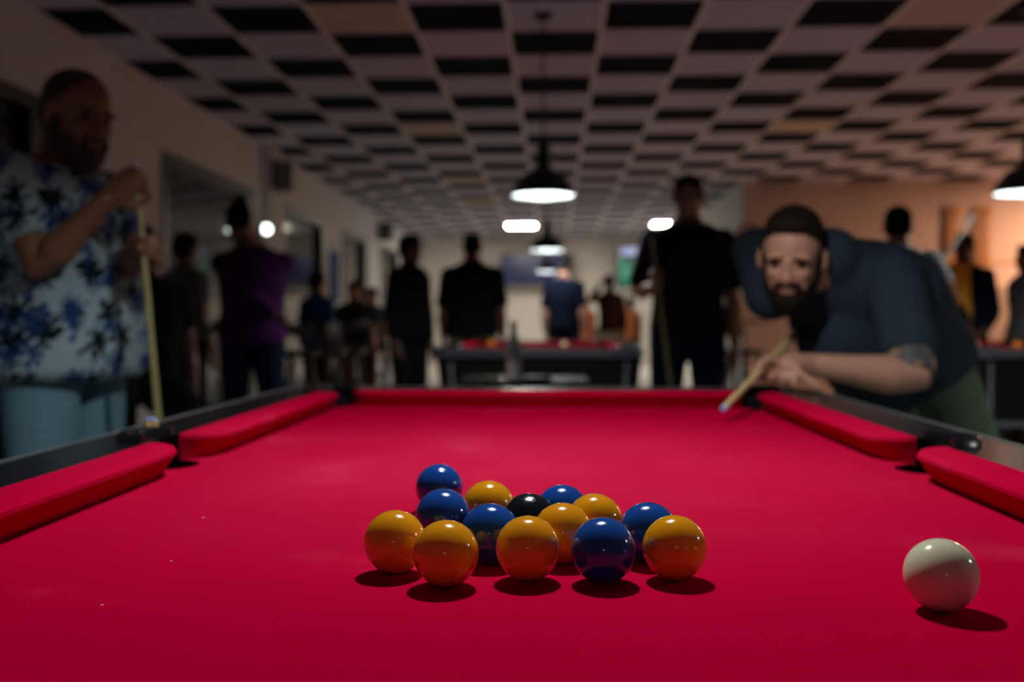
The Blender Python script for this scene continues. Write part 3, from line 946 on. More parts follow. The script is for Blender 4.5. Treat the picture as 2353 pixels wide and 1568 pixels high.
def person(lab, loc, face_deg, H=1.76, bulk=1.0, belly=0.0, skin='skin_light', hair='hair_black', hair_style='short',
           shirt='black_fabric', trousers='black_fabric', shoes='shoe_dark', RW=None, LWr=None, lean=0.0,
           beard=False, moustache=False, cap=None, voxel=0.008, head_face=None, spine=None, sh=None, hips=None,
           knees=None, ankles=None, head_c=None, head_up=(0, 0, 1), sleeve=0.55, sit=None, rhand=None, lhand=None,
           pole_r=None, pole_l=None, hand_fn=None, hem=0.06, jacket=None, hair_label=None, tails=0.0, grp=None, hem_flare=0.0, collar=True, extra=None, head_scale=1.0, shirt_top=0.93, drop=0.118):
    """face_deg: heading of the face; 0 = towards the camera (-Y), 90 = towards +X.
       world targets RW, LWr (wrists) are given in world space"""
    root = thing('person', lab, 'person', loc, math.radians(face_deg), grp)
    Mi = Matrix.LocRotScale(V(loc), root.rotation_euler, None).inverted()
    loc_of = lambda p: (Mi @ V(p)) if p is not None else None
    dir_of = lambda p: (Mi.to_3x3() @ V(p)) if p is not None else None
    s = H / 1.76
    bw = bulk
    if sit: s_hip = sit
    hz = sit if sit else 0.93 * s
    if spine is None:
        ln = lean
        base = V((0, 0, hz))
        ang = [0, ln * 0.5, ln, ln]
        pts = [base]
        for k, seg in enumerate((0.14, 0.17, 0.17, 0.09)):
            a = ang[k] if k < 4 else ln
            pts.append(pts[-1] + V((0, -math.sin(a), math.cos(a))) * seg * s)
        spn = pts
    else:
        spn = [loc_of(p) for p in spine]
    crotch = spn[0] - (spn[1] - spn[0]).normalized() * 0.07 * s
    path = [crotch] + spn
    up = (spn[-1] - spn[-2]).normalized()
    if sh is None:
        shc = spn[-1] - up * drop * s
        Rs = shc + V((-0.172 * s * (1 + (bw - 1) * .5), 0, 0)); Ls = shc + V((0.172 * s * (1 + (bw - 1) * .5), 0, 0))
    else:
        Rs, Ls = loc_of(sh[0]), loc_of(sh[1])
    side_v = (Ls - Rs).normalized()
    if hips is None:
        hd = V((0.095 * s, 0, 0))
        Rh, Lh = spn[0] - hd - V((0, 0, 0.03)), spn[0] + hd - V((0, 0, 0.03))
    else:
        Rh, Lh = loc_of(hips[0]), loc_of(hips[1])
    hip_side = (Lh - Rh).normalized()
    if knees is None:
        if sit:
            Rk, Lk = Rh + V((-0.04, -0.40 * s, 0.0)), Lh + V((0.04, -0.40 * s, 0.0))
            Ra, La = Rk + V((0, 0.05, -0.40)), Lk + V((0, 0.08, -0.40))
        else:
            Rk, Lk = V((-0.115 * s, -0.015, 0.49 * s)), V((0.115 * s, -0.015, 0.49 * s))
            Ra, La = V((-0.125 * s, 0.02, 0.085 * s)), V((0.125 * s, 0.02, 0.085 * s))
    else:
        Rk, Lk = map(loc_of, knees); Ra, La = map(loc_of, ankles)
    AU, AF = 0.295 * s, 0.255 * s
    # arms
    down = spine is None
    RWp = loc_of(RW) if RW is not None else Rs + V((-0.06, -0.05, -0.535 * s))
    LWp = loc_of(LWr) if LWr is not None else Ls + V((0.06, -0.05, -0.535 * s))
    Re, RWp = ik(Rs, RWp, AU, AF, dir_of(pole_r) if pole_r is not None else V((-0.4, 0.8, -0.5)))
    Le, LWp = ik(Ls, LWp, AU, AF, dir_of(pole_l) if pole_l is not None else V((0.4, 0.8, -0.5)))
    # torso rings: t along path, half width, half depth
    TR = [(0.00, .125, .095), (0.10, .165, .120), (0.22, .170, .122), (0.40, .152, .110), (0.58, .165, .118), (0.74, .178, .118), (0.86, .138, .096), (0.95, .085, .072), (1.0, .062, .060)]
    def torso(bm, t0, t1, grow, flare=0.0):
        rings = []
        for k in range(25):
            t = t0 + (t1 - t0) * k / 24
            i = 0
            while i < len(TR) - 2 and TR[i + 1][0] < t: i += 1
            a, b = TR[i], TR[i + 1]
            f = (t - a[0]) / (b[0] - a[0]); f = min(1, max(0, f))
            hw = a[1] + (b[1] - a[1]) * f; hd = a[2] + (b[2] - a[2]) * f
            nb = 1 + (bw - 1) * (1.0 if t < 0.85 else max(0, (1.0 - t) / 0.15))
            bel = belly * math.exp(-((t - 0.36) / 0.2) ** 2)
            fl = flare * max(0, (t0 + 0.3 - t) / 0.3) if flare else 0
            c = interp(path, t); c2 = interp(path, min(1, t + 0.01)); c0 = interp(path, max(0, t - 0.01))
            tg = (c2 - c0).normalized()
            sv = hip_side.lerp(side_v, min(1, max(0, t)))
            u = (sv - tg * sv.dot(tg)).normalized(); v = tg.cross(u)      # v points back
            c = c - v * bel * 0.6
            rings.append((c, u * (hw * s * nb + grow + bel * 0.35 + fl), v * (hd * s * (1 + (bw - 1) * 1.2) + grow + bel * 0.6 + fl)))
        loft(bm, rings, n=28, power=0.85)
    lim = 1 + (bw - 1) * 0.7
    def arm(bm, S, E_, W, t1=1.0, g=0.0, flat=False):
        ra = [0.056 * s * lim, 0.050 * s * lim, 0.046 * s * lim, 0.041 * s, 0.043 * s * lim, 0.036 * s, 0.027 * s]
        pts = [S, S.lerp(E_, .33), S.lerp(E_, .66), E_, E_.lerp(W, .25), E_.lerp(W, .6), W]
        if t1 < 1.0:
            # upper part only, t1 in units of the upper arm
            P_ = [S, S.lerp(E_, t1 * .5), S.lerp(E_, t1)]
            tube(bm, P_, [ra[0] + g, ra[1] + g, ra[2] + g * 1.25], n=18, rounded=False)
            ell(bm, S, (ra[0] + g,) * 3)
        elif g:
            tube(bm, pts[:6] + [E_.lerp(W, .9)], [r_ + g for r_ in ra[:6]] + [ra[6] + g], n=18, rounded=False)
            ell(bm, S, (ra[0] + g,) * 3)
        else:
            tube(bm, pts, ra, n=16)
    def leg(bm, Hh, K, A, g=0.0):
        rr = [0.088 * s * lim, 0.078 * s * lim, 0.060 * s * lim, 0.054 * s, 0.055 * s, 0.038 * s]
        if g: rr = [rr[0] + g, rr[1] + g, rr[2] + g * 1.4, rr[3] + g * 1.6, rr[3] + g * 1.6, rr[3] + g]
        pts = [Hh, Hh.lerp(K, .4), Hh.lerp(K, .85), K, K.lerp(A, .35), A - V((0, 0, 0.025)) if g else A]
        tube(bm, pts, rr, n=18, rounded=not g)
        if g: ell(bm, Hh, (rr[0],) * 3)
    # head
    fdir = dir_of(head_face) if head_face is not None else V((0, -1, 0))
    Mh = orient(fdir, dir_of(head_up))
    hc = loc_of(head_c) if head_c is not None else spn[-1] + up * 0.120 * s + V((0, -0.018, 0))
    hs = head_scale * s ** 0.5
    bm = B()
    torso(bm, 0.0, 1.0, -0.004)
    arm(bm, Rs, Re, RWp); arm(bm, Ls, Le, LWp)
    leg(bm, Rh, Rk, Ra); leg(bm, Lh, Lk, La)
    nb_ = spn[-1]
    tube(bm, [nb_ - up * 0.06, nb_ + up * 0.0, hc + Mh @ V((0, 0.022, -0.045))], [0.075 * lim, 0.064 * lim, 0.056 * lim], n=18)
    tube(bm, [Rs + (nb_ - Rs) * .15, nb_ - up * .02], [0.045 * lim, 0.05 * lim]); tube(bm, [Ls + (nb_ - Ls) * .15, nb_ - up * .02], [0.045 * lim, 0.05 * lim])
    head_geo(bm, hc, Mh, hs, 'skin')
    for a_, A in ((Ra, 1), (La, 1)):
        tube(bm, [a_ + V((0, 0.03, -0.04)), a_ + V((0, -0.08, -0.055))], [0.032, 0.03])
    def dohand(W, E_, spec, side):
        fd = (W - E_).normalized()
        if spec is None:
            hand_geo(bm, W, fd, V((-side * 1.0, 0, 0)) if abs(fd.z) > .5 else V((0, 0, -1)), side, 0.45, s)
        else:
            hand_geo(bm, W, dir_of(spec[0]) if spec[0] is not None else fd, dir_of(spec[1]), side, spec[2], s)
    if hand_fn is None or hand_fn[0] != 'R': dohand(RWp, Re, rhand, -1)
    if hand_fn is None or hand_fn[0] != 'L': dohand(LWp, Le, lhand, 1)
    if hand_fn is not None: hand_fn[1](bm, loc_of, LWp if hand_fn[0] == 'L' else RWp)
    fused('body', bm, skin, root, voxel, 3)
    # clothing
    vx = max(0.010, voxel)
    bm = B(); torso(bm, hem, shirt_top, 0.014, hem_flare)
    arm(bm, Rs, Re, RWp, sleeve if sleeve < 1 else 1.0, 0.014); arm(bm, Ls, Le, LWp, sleeve if sleeve < 1 else 1.0, 0.014)
    tube(bm, [Rs, nb_ - up * 0.055], [0.050 * lim, 0.062 * lim], n=16); tube(bm, [Ls, nb_ - up * 0.055], [0.050 * lim, 0.062 * lim], n=16)
    if extra is not None:
        for ex in extra: ell(bm, loc_of(ex[0]), ex[1])
    so = fused('shirt' if not jacket else 'jacket', bm, shirt if not jacket else jacket, root, vx, 4)
    if collar:
        bm = B()
        cu, cv = frame_of(up, side_v)
        rr = 0.068 * lim
        loft(bm, [(nb_ - up * 0.030, cu * (rr + .012), cv * (rr + .012)), (nb_ + up * 0.000, cu * (rr + .004), cv * (rr + .002)), (nb_ + up * 0.014, cu * (rr - .002), cv * (rr - .002))], n=24)
        obj('collar', bm, shirt if not jacket else jacket, so)
    if jacket:
        bm = B()
        fr = []
        for t in (0.14, 0.3, 0.5, 0.7, 0.88, 0.95):
            c = interp(path, t); fr.append((c + V((0, -0.088 * s, 0)), V((0.075 * s * (1.1 - 0.4 * t) * bw + .02, 0, 0)), V((0, 0.075 * s, 0))))
        loft(bm, fr, n=18)
        fused('shirt', bm, shirt, root, vx, 2)
    bm = B(); torso(bm, 0.0, 0.30, 0.010)
    leg(bm, Rh, Rk, Ra, 0.012); leg(bm, Lh, Lk, La, 0.012)
    fused('trousers', bm, trousers, root, vx, 4)
    for a_ in (Ra, La):
        bm = B()
        g0 = a_.z - 0.085 if not sit else a_.z - 0.085
        y0 = a_.y
        loft(bm, [((a_.x, y0 + 0.075, g0 + 0.03), (0.025, 0, 0), (0, 0, 0.025)), ((a_.x, y0 + 0.06, g0 + 0.045), (0.038, 0, 0), (0, 0, 0.042)),
                  ((a_.x, y0 + 0.0, g0 + 0.06), (0.043, 0, 0), (0, 0, 0.058)), ((a_.x, y0 - 0.08, g0 + 0.042), (0.048, 0, 0), (0, 0, 0.040)),
                  ((a_.x, y0 - 0.16, g0 + 0.03), (0.045, 0, 0), (0, 0, 0.028)), ((a_.x, y0 - 0.195, g0 + 0.024), (0.025, 0, 0), (0, 0, 0.018))], n=18, power=0.8)
        obj('shoe', bm, shoes, root)
    if hair_style != 'none':
        bm = B(); head_geo(bm, hc, Mh, hs, 'hair', hair=hair_style)
        fused('hair', bm, hair, root, 0.007, 2)
    if beard:
        bm = B(); head_geo(bm, hc, Mh, hs, 'beard'); fused('beard', bm, hair, root, 0.006, 2)
    if moustache or beard:
        bm = B(); head_geo(bm, hc, Mh, hs, 'moustache'); fused('moustache', bm, hair, root, 0.0035, 1)
    for q in (1, -1):
        bm = B(); ell(bm, hc + Mh @ (V((q * 0.031, -0.084, 0.0175)) * hs), [0.020 * hs, 0.006 * hs, 0.0045 * hs], Mh @ Matrix.Rotation(q * 0.12, 3, 'Y'))
        obj('eyebrow', bm, hair, root)
    for q in (1, -1):
        bm = B(); ell(bm, hc + Mh @ (V((q * 0.031, -0.0685, 0.0005)) * hs), [0.0125 * hs] * 3, seg=14, rng=8)
        obj('eye', bm, 'eye_dark', root)
    if cap:
        bm = B()
        for p_, r_ in (((0, 0.012, 0.066), (0.083, 0.100, 0.066)),):
            ell(bm, hc + Mh @ V(p_), r_, Mh)
        ell(bm, hc + Mh @ V((0, -0.105, 0.052)), (0.070, 0.065, 0.008), Mh)
        fused('cap', bm, cap, root, 0.006, 2)
    root['_j'] = [*(RWp), *(LWp)]
    del root['_j']
    return root, dict(RW=RWp, LW=LWp, Re=Re, Le=Le, Rs=Rs, Ls=Ls, inv=Mi, head=hc, Mh=Mh)

# --- the man in the palm shirt at the left, holding a cue upright
def standing_cue(top, bottom_xy, lab, **k):
    b = V((bottom_xy[0], bottom_xy[1], 0.0))
    return make_cue(top, b, lab, **k)
ptop = P(311, 365, 2.60)
plow = P(365, 975, 2.60)
dr = (plow - ptop).normalized()
pbot = ptop + dr * ((ptop.z - 0.002) / -dr.z)
make_cue(ptop, pbot, 'upright wooden cue held by the man in the palm print shirt', shaft='olive_cue', rb=0.0115)
on = lambda z: ptop + dr * ((ptop.z - z) / -dr.z)
gripR = on(1.395); gripL = on(1.235)
fwd = V((0.83, -0.56, 0))
person('bald bearded man in a palm print summer shirt and light jeans at the left', (-1.43, 2.86, 0), 76, H=1.745, bulk=1.20, belly=0.06, head_scale=1.12, drop=0.075, head_c=P(179, 268, 2.76),
       skin='skin_deep', hair='stubble', hair_style='buzz', shirt=PALM, trousers='light_denim', shoes='shoe_light',
       RW=gripR + V((-0.075, -0.025, -0.055)), LWr=gripL + V((-0.045, 0.075, -0.045)), pole_r=(0.05, -0.25, -1), pole_l=(0.1, 0.3, -1),
       rhand=((0.75, 0.1, 0.62), (0.2, 0.9, 0.0), 1.25), lhand=((0.7, -0.6, 0.45), (0.4, -0.6, 0.0), 1.25),
       beard=True, voxel=0.0055, head_face=(0.86, -0.46, -0.22), sleeve=0.72, hem=-0.0, hem_flare=0.05)

# --- the player bending over the far right corner
def bridge_hand(bm, L, W):
    palm = L(P(1808, 845, 2.375))
    wr = W
    d = (palm - wr)
    tube(bm, [wr, wr.lerp(palm, .5), palm], [0.028, 0.031, 0.031], side=(0, 0, 1), flat=0.85, n=16)
    ell(bm, palm, (0.038, 0.032, 0.022))
    def fing(pts, r):
        tube(bm, [L(P(*p)) for p in pts], r, n=10)
    fing([(1790, 838, 2.36), (1762, 826, 2.34), (1745, 838, 2.33), (1741, 856, 2.325)], [0.0115, 0.0105, 0.0095, 0.0085])      # index over the cue
    fing([(1786, 846, 2.36), (1773, 866, 2.36), (1772, 882, 2.37), (1776, 890, 2.385)], [0.0115, 0.0105, 0.0095, 0.0085])
    fing([(1806, 852, 2.36), (1800, 870, 2.35), (1800, 884, 2.355), (1803, 892, 2.36)], [0.0115, 0.0105, 0.0095, 0.0085])
    fing([(1818, 852, 2.36), (1822, 872, 2.34), (1826, 886, 2.335), (1829, 894, 2.34)], [0.011, 0.010, 0.0092, 0.0082])
    fing([(1826, 850, 2.36), (1850, 868, 2.32), (1868, 882, 2.30), (1882, 892, 2.29)], [0.0105, 0.0095, 0.0085, 0.0076])
    fing([(1795, 858, 2.38), (1765, 866, 2.37), (1742, 862, 2.36), (1727, 851, 2.36)], [0.014, 0.0115, 0.0105, 0.009])         # thumb
wristL = P(1862, 838, 2.43)
spineL = [V((1.035, 3.02, 0.915)), V((0.98, 2.94, 0.985)), V((0.91, 2.86, 1.04)), V((0.83, 2.78, 1.105)), V((0.735, 2.70, 1.165))]
tipc = P(1661, 941, 2.0); midc = P(1737, 862, 2.30)
cdir = (midc - tipc).normalized()
make_cue(tipc, tipc + cdir * 1.45, 'wooden cue with blue chalked tip aimed by the bending player')
gripB = tipc + cdir * 1.22
leaner, J = person('bearded player in a dark grey shirt bending over the near table, far right corner', (1.08, 3.0, 0), -28, H=1.80, bulk=1.16, belly=0.03,
       skin='skin_light', hair='hair_brown', hair_style='crop', shirt='slate_fabric', trousers='olive_fabric', spine=spineL,
       sh=(V((0.62, 2.86, 1.10)), V((0.885, 2.63, 1.135))), hips=(V((0.96, 3.07, 0.87)), V((1.11, 2.94, 0.87))),
       knees=(V((1.00, 3.06, 0.47)), V((1.24, 2.84, 0.47))), ankles=(V((1.02, 3.22, 0.085)), V((1.29, 2.86, 0.085))),
       head_c=P(1820, 590, 2.60), head_face=(-0.36, -0.93, -0.36), head_up=(-0.05, -0.3, 0.95),
       RW=gripB + V((-0.03, 0.02, 0.06)), LWr=wristL, pole_l=(0.75, -0.35, -0.75), pole_r=(-0.3, 0.6, 0.8), rhand=((0.2, -0.3, -0.9), (0.9, -0.3, 0), 1.3),
       hand_fn=('L', bridge_hand), beard=True, voxel=0.0055, sleeve=0.80, hem=0.02, shirt_top=0.985,
       extra=[(P(1906, 596, 2.68), (0.088, 0.085, 0.085)), (P(1975, 622, 2.70), (0.085, 0.08, 0.075)), (V((0.79, 2.74, 1.14)), (0.13, 0.12, 0.10)), (V((0.71, 2.76, 1.12)), (0.12, 0.12, 0.10)), (P(1935, 765, 2.78), (0.13, 0.12, 0.13)), (P(2010, 800, 2.86), (0.13, 0.12, 0.12))])
# tattoo sleeve on the upper arm
bm = B()
S_, E_ = J['Ls'], J['Le']
tube(bm, [S_.lerp(E_, 0.70), S_.lerp(E_, 0.86), S_.lerp(E_, 0.985)], [0.0585, 0.0565, 0.0525], n=24, rounded=False)
obj('tattoo', bm, 'tattoo_ink', leaner, label='dark tattoo band above the elbow')

# --- everyone further back
def at(px, d): return P(px, 736, d).xy
def stand(px, d, face, lab, **k):
    x, y = at(px, d)
    return person(lab, (x, y, 0), face, **k)
# tall man facing the camera with a cue
ct = P(1497, 545, 5.35); cb = P(1541, 885, 5.35); cdr = (cb - ct).normalized()
cbt = ct + cdr * ((ct.z - 0.002) / -cdr.z)
make_cue(ct, cbt, 'long wooden cue held upright by the tall man in black', shaft='olive_cue', rb=0.014)
hold = ct + cdr * 0.42
stand(1580, 5.55, -4, 'tall man in a black short-sleeved shirt facing the camera with a cue', H=1.85, bulk=1.12, skin='skin_tan', hair='hair_black',
      shirt='black_fabric', trousers='dark_denim', RW=P(1512, 655, 5.42) + V((0, 0.02, 0)), rhand=((-.2, -.6, 0.5), (0.3, -.9, 0), 1.1), sleeve=0.85, hem=0.0, voxel=0.009,
      head_face=(-0.2, -1, -0.12))
stand(322, 4.7, 30, 'person in black sitting just behind the man in the palm shirt', sit=0.70, H=1.70, bulk=1.12, shirt='black_fabric', trousers='black_fabric',
      skin='skin_dark', hair='hair_black', voxel=0.010)
# purple shirt, seen from behind
stand(580, 6.2, 188, 'person in a purple shirt seen from behind on the left', H=1.76, bulk=1.18, shirt='purple_fabric', trousers='dark_denim',
      skin='skin_dark', hair='hair_black', lean=0.10, head_c=P(549, 512, 6.05), head_face=(-0.3, 1, -0.3), sleeve=1.0, voxel=0.010, hem=0.02, LWr=P(668, 760, 6.0) , RW=P(478, 770, 6.1))
stand(425, 7.0, 150, 'person in a grey top standing behind the man in the palm shirt', H=1.66, bulk=1.0, shirt='grey_fabric', trousers='black_fabric',
      skin='skin_dark', hair='hair_black', voxel=0.010, hem=0.02)
stand(940, 8.15, 62, 'man in black with a flat-peaked cap standing left of the second table', H=1.74, bulk=1.12, belly=0.04, shirt='black_fabric', trousers='black_fabric',
      skin='skin_dark', hair='hair_black', cap='black_fabric', sleeve=1.0, voxel=0.010, hem=0.0)
stand(1085, 8.35, 176, 'broad man in a black shirt seen from behind at the second table', H=1.78, bulk=1.22, shirt='black_fabric', trousers='khaki_fabric',
      skin='skin_dark', hair='hair_black', voxel=0.010, hem=0.04, sleeve=0.9)
stand(1296, 11.6, 160, 'man in a navy shirt standing below the second pendant lamp', H=1.80, bulk=1.05, shirt='deep_navy', trousers='dark_denim',
      skin='skin_light', hair='hair_black', voxel=0.012, sleeve=0.8, hem=0.0)
stand(1400, 14.5, -20, 'small distant figure raising one hand beside the green screen', H=1.70, bulk=0.95, shirt='brown_fabric', trousers='cream_fabric',
      skin='skin_dark', hair='hair_black', voxel=0.012, RW=P(1378, 655, 14.2), pole_r=(-0.6, 0, -0.8), sleeve=1.0)
stand(1345, 17.0, 30, 'distant person in a rust top left of the raised-hand figure', H=1.42, bulk=1.05, shirt='rust_fabric', trousers='brown_fabric', skin='skin_light', hair='hair_brown', voxel=0.012)
stand(1448, 16.5, -30, 'distant person in an orange top near the green screen', H=1.40, bulk=1.05, shirt='rust_fabric', trousers='brown_fabric', skin='skin_tan', hair='hair_brown', voxel=0.012)
# right-hand side
ca = P(2236, 492, 6.22); cm_ = P(2147, 633, 6.12); cd = (cm_ - ca).normalized()
make_cue(ca, ca + cd * 1.42, 'pale cue slanting up behind the bending player', shaft='pale_cue', rt=0.009, rb=0.017)
stand(2062, 5.85, 165, 'man in a white shirt seen from behind beyond the bending player', H=1.70, drop=0.09, bulk=1.05, shirt='white_fabric', trousers='dark_denim', skin='skin_tan',
      hair='hair_black', voxel=0.010, RW=ca + cd * 0.68 + V((-0.03, -0.07, 0.02)), rhand=((0.4, 0.6, 0.3), (0.6, 0.3, 0), 1.2), pole_r=(0.5, 0, -0.8), hem=0.0)
stand(2213, 8.45, -30, 'man in a yellow shirt and navy jacket standing behind the right table', H=1.77, bulk=1.0, shirt='yellow_fabric', jacket='navy_fabric', trousers='black_fabric',
      skin='skin_dark', hair='hair_black', voxel=0.010, sleeve=1.0, RW=P(2243, 778, 8.1), LWr=P(2262, 760, 8.2), hem=0.0)
stand(2362, 8.3, -80, 'person in a grey top cut by the right edge', H=1.66, bulk=1.0, shirt='grey_fabric', trousers='black_fabric', skin='skin_tan', hair='hair_black', voxel=0.010)
# people among the tables at the left wall
stand(728, 9.6, 150, 'person in a blue shirt by the high tables on the left', H=1.50, bulk=1.05, shirt='blue_fabric', trousers='black_fabric', skin='skin_tan', hair='hair_black', voxel=0.012, sleeve=1.0)
stand(815, 11.2, 20, 'person in black sitting at the high table near the left wall', sit=0.70, H=1.68, bulk=1.0, shirt='black_fabric', trousers='brown_fabric', skin='skin_tan', hair='hair_brown', voxel=0.012)
stand(855, 13.2, -30, 'person in grey sitting farther back at the left wall', sit=0.70, H=1.66, bulk=1.0, shirt='grey_fabric', trousers='black_fabric', skin='skin_light', hair='hair_black', voxel=0.012)

# ------------------------------------------------------------------ furniture
def make_stool():
    r = thing('bar_stool', '', 'stool')
    bm = B(); lathe(bm, [(0, 0.70), (0.15, 0.70), (0.175, 0.715), (0.178, 0.735), (0.165, 0.752), (0, 0.757)], n=28)
    obj('seat', bm, 'cabinet_black', r)
    for k in range(4):
        a = PI / 4 + k * PI / 2
        bm = B(); tube(bm, [(0.12 * math.cos(a), 0.12 * math.sin(a), 0.70), (0.21 * math.cos(a), 0.21 * math.sin(a), 0.01)], [0.016, 0.014], rounded=False, n=10)
        obj('leg', bm, 'frame_dark', r)
    bm = B()
    pts = [(0.185 * math.cos(a * PI / 16), 0.185 * math.sin(a * PI / 16), 0.25) for a in range(33)]
    tube(bm, pts, 0.009, rounded=False, n=8)
    obj('foot_ring', bm, 'frame_dark', r)
    bm = B(); tube(bm, [(-0.14, 0.10, 0.72), (-0.15, 0.15, 0.98), (0.15, 0.15, 0.98), (0.14, 0.10, 0.72)], 0.012, n=8)
    box(bm, -0.15, 0.14, 0.88, 0.15, 0.16, 1.0)
    obj('backrest', bm, 'frame_dark', r)
    return r
stool = make_stool()
spots = [(322, 4.7, 30, 'bar stool under the person in black behind the man in the palm shirt'), (815, 11.2, 200, 'bar stool under the seated person in black'), (855, 13.2, 150, 'bar stool under the seated person in grey'), (690, 8.6, 20, 'bar stool nearest the purple shirt'), (750, 9.0, 140, 'bar stool in front of the person in blue'),
         (800, 9.4, 80, 'bar stool in front of the nearer high table'), 
         (885, 11.6, 320, 'bar stool left of the man with the cap'), (640, 9.0, 60, 'bar stool by the left wall under the window'),
         (1655, 8.8, 10, 'bar stool behind the hand of the tall man in black'), (1712, 9.4, 40, 'bar stool between the tall man and the bending player')]
for k, (px, d, a, lab) in enumerate(spots):
    o = stool if k == 0 else copy_tree(stool)
    x, y = at(px, d); o.location = (x, y, 0); o.rotation_euler = (0, 0, math.radians(a))
    o['label'] = lab; o['group'] = 'dark bar stools'

def make_high_table(h=1.02, rad=0.32):
    r = thing('high_table', '', 'table')
    bm = B(); lathe(bm, [(0, h - 0.03), (rad - .01, h - 0.03), (rad, h - 0.02), (rad, h - 0.005), (rad - .006, h), (0, h)], n=40)
    obj('table_top', bm, 'rail_laminate', r)
    bm = B(); lathe(bm, [(0, 0.03), (0.03, 0.03), (0.03, h - 0.03), (0, h - 0.03)], n=20)
    obj('pole', bm, 'frame_dark', r)
    bm = B(); lathe(bm, [(0, 0), (0.22, 0), (0.22, 0.015), (0.05, 0.035), (0, 0.035)], n=32)
    obj('base', bm, 'frame_dark', r)
    return r
ht = make_high_table()
for k, (px, d, lab) in enumerate(((775, 10.4, 'round black high table beside the person in blue'), (846, 12.2, 'round black high table behind the bar stools'),
                                  (1690, 10.2, 'round black high table behind the bending player'))):
    o = ht if k == 0 else copy_tree(ht)
    x, y = at(px, d); o.location = (x, y, 0); o['label'] = lab; o['group'] = 'round high tables'

# small low table in front of the second pool table with a bottle
x, y = at(1195, 4.45)
st = thing('side_table', 'small black table with a bottle standing in front of the second pool table', 'table', (x, y, 0))
h = 0.765
bm = B(); box(bm, -0.26, -0.20, h - 0.03, 0.30, 0.20, h, bevel=0.006); obj('table_top', bm, 'rail_laminate', st)
for sx in (-0.21, 0.25):
    for sy in (-0.15, 0.15):
        bm = B(); tube(bm, [(sx, sy, 0), (sx, sy, h - 0.03)], 0.02, rounded=False); obj('leg', bm, 'frame_dark', st)
mat('clear_glass', (0.55, 0.58, 0.62), rough=0.05, spec=0.6, trans=0.75)
mat('glass_tint', (0.62, 0.65, 0.70), rough=0.1, spec=0.8, trans=0.8)
x, y = at(1180, 4.4)
bt = thing('bottle', 'clear glass bottle with a dark cap on the small black table', 'bottle', (x, y, h))
bm = B(); lathe(bm, [(0, 0.0), (0.033, 0.0), (0.036, 0.006), (0.036, 0.13), (0.030, 0.165), (0.016, 0.195), (0.0135, 0.235), (0, 0.235)], n=32)
obj('glass_body', bm, 'glass_tint', bt)
bm = B(); lathe(bm, [(0, 0.2355), (0.015, 0.2355), (0.016, 0.255), (0, 0.257)], n=24); obj('bottle_cap', bm, 'frame_dark', bt)
x, y = at(1130, 4.35)
bm = B(); lathe(bm, [(0, 0), (0.030, 0), (0.034, 0.012), (0.034, 0.016), (0, 0.018)], n=28)
o = obj('coaster', bm, 'cream_fabric'); o.location = (x, y, h); tag(o, 'round pale coaster beside the bottle', 'coaster')
x, y = at(1232, 4.35)
bm = B(); lathe(bm, [(0, 0.0), (0.060, 0.0), (0.078, 0.014), (0.074, 0.016), (0.056, 0.005), (0, 0.005)], n=36)
o = obj('saucer', bm, 'chrome'); o.location = (x, y, h); tag(o, 'shallow metal dish right of the bottle', 'dish')

# speakers on the left wall
def speaker(px, py, lab):
    r0 = CAMROT @ V(((px - 1176.5) / FPX, -(py - 784) / FPX, -1.0)); p = V((0, 0, CAMZ)) + r0 * ((LW + 0.16) / r0.x)
    r = thing('wall_speaker', lab, 'speaker', p, math.radians(28), 'wall speakers')
    bm = B(); box(bm, -0.11, -0.10, -0.16, 0.11, 0.10, 0.16, bevel=0.012); obj('cabinet', bm, 'cabinet_black', r)
    bm = B(); box(bm, -0.095, -0.112, -0.145, 0.095, -0.101, 0.145, bevel=0.004); obj('grille', bm, 'grey_fabric', r)
    bm = B(); tube(bm, [(0, 0.09, 0.0), (-0.10, 0.16, 0.0)], 0.018); obj('bracket', bm, 'frame_dark', r)
speaker(645, 405, 'dark box speaker high on the left wall past the pillar')
speaker(886, 532, 'small dark speaker far along the left wall')
# blue banner on the left wall
r0 = CAMROT @ V(((766 - 1176.5) / FPX, 0, -1.0)); p = V((0, 0, 0)) + r0 * (LW / r0.x)
bm = B(); box(bm, LW + 0.004, p.y - 0.24, 1.30, LW + 0.03, p.y + 0.24, 2.02)
o = obj('poster', bm, 'blue_fabric', None, False); tag(o, 'narrow blue poster on the left wall between two windows', 'poster')

# televisions on the end wall
def tv(px0, px1, py0, py1, d, m, lab, thick=0.06):
    a = P(px0, py1, d); b = P(px1, py0, d)
    r = thing('television', lab, 'television', ((a.x + b.x) / 2, d, a.z))
    w2 = (b.x - a.x) / 2; hh = b.z - a.z
    bm = B(); box(bm, -w2, 0.0, 0, w2, thick, hh, bevel=0.008); obj('casing', bm, 'frame_dark', r)
    bm = B(); box(bm, -w2 + 0.03, -0.006, 0.03, w2 - 0.03, 0.002, hh - 0.03); obj('screen', bm, m, r, False)
    bm = B(); box(bm, -0.05, thick - 0.01, hh * 0.4, 0.05, BACK - d - 0.004, hh * 0.6); obj('bracket', bm, 'frame_dark', r, False)
screen_material('screen_blue', [(0.006, 0.012, 0.05), (0.02, 0.035, 0.13), (0.10, 0.10, 0.25)], 2.2, 0.5)
screen_material('screen_green', [(0.01, 0.05, 0.04), (0.01, 0.20, 0.11), (0.35, 0.75, 0.55)], 2.6, 1.0)
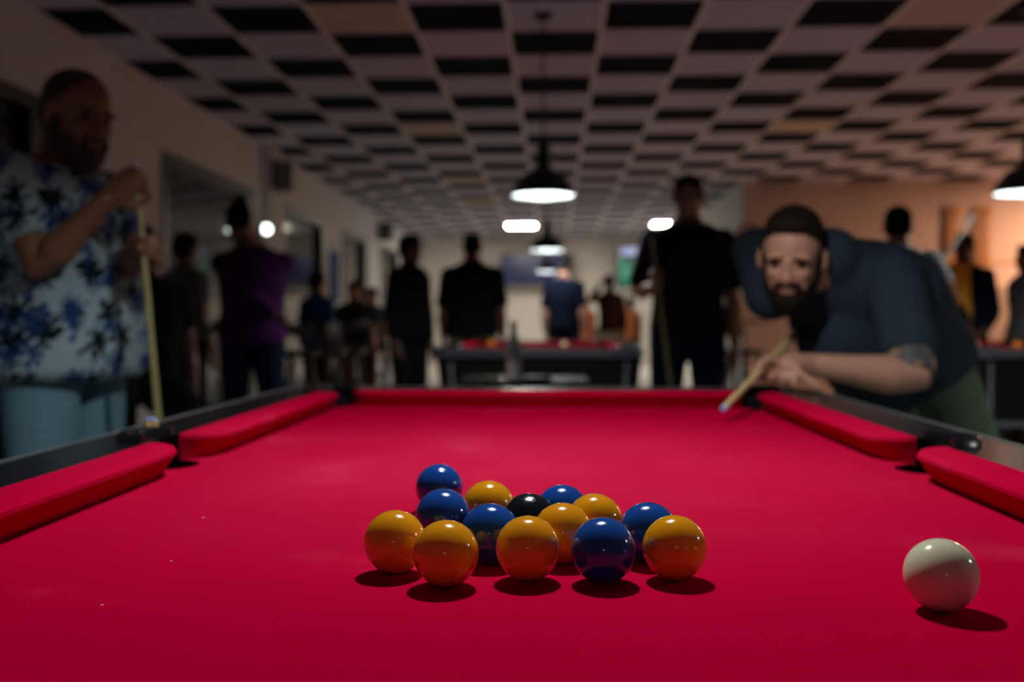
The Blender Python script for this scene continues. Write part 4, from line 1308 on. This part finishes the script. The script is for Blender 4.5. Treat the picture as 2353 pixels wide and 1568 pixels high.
screen_material('screen_white', [(0.3, 0.35, 0.7), (0.6, 0.65, 0.95)], 2.0, 0.8)
tv(1152, 1315, 584, 656, 22.4, 'screen_blue', 'wide dark blue television hanging behind the distant pendant lamps')
tv(1418, 1482, 592, 662, 22.4, 'screen_green', 'television showing green beside the tall man in black')
tv(1422, 1474, 566, 590, 22.3, 'screen_white', 'small pale lit screen above the green television')
# cue rack and cabinet against the right back wall
def rackat(px0, px1, py0, py1, lab):
    a = P(px0, py1, RB - 0.05); b = P(px1, py0, RB - 0.05)
    r = thing('cue_rack', lab, 'cue rack', ((a.x + b.x) / 2, RB - 0.03, a.z), 0, 'wooden racks on the right back wall')
    w2 = (b.x - a.x) / 2; hh = b.z - a.z
    bm = B(); box(bm, -w2, 0, 0, w2, 0.02, 0.10); box(bm, -w2, 0, hh - 0.10, w2, 0.02, hh); obj('back_board', bm, 'wood_slat', r, False)
    n = 5
    for k in range(n):
        x = -w2 + 0.06 + (2 * w2 - 0.12) * k / (n - 1)
        bm = B(); tube(bm, [(x, -0.03, 0.0), (x, -0.03, hh + 0.03)], [0.018, 0.010], n=10); box(bm, x - 0.012, -0.035, hh - 0.07, x + 0.012, 0.0, hh - 0.05); box(bm, x - .02, -.05, 0.02, x + .02, 0, .04)
        obj('slat', bm, 'wood_slat', r)
rackat(2165, 2212, 478, 660, 'wooden cue rack left on the orange-lit wall')
rackat(2232, 2285, 478, 660, 'wooden cue rack right on the orange-lit wall')
a = P(2262, 720, 12.9); b = P(2338, 655, 12.9)
r = thing('bench', 'pale upholstered bench back against the orange-lit wall', 'bench', ((a.x + b.x) / 2, 12.95, 0))
w2 = 0.9
bm = B(); box(bm, -w2, 0.0, 0.72, w2, 0.12, 1.45, bevel=0.03); obj('backrest', bm, 'wall_pink', r)
bm = B(); box(bm, -w2, -0.45, 0.36, w2, 0.02, 0.48, bevel=0.03); obj('seat', bm, 'cabinet_black', r)
bm = B(); box(bm, -w2, -0.40, 0.0, w2, 0.10, 0.355); obj('plinth', bm, 'cabinet_black', r, False)
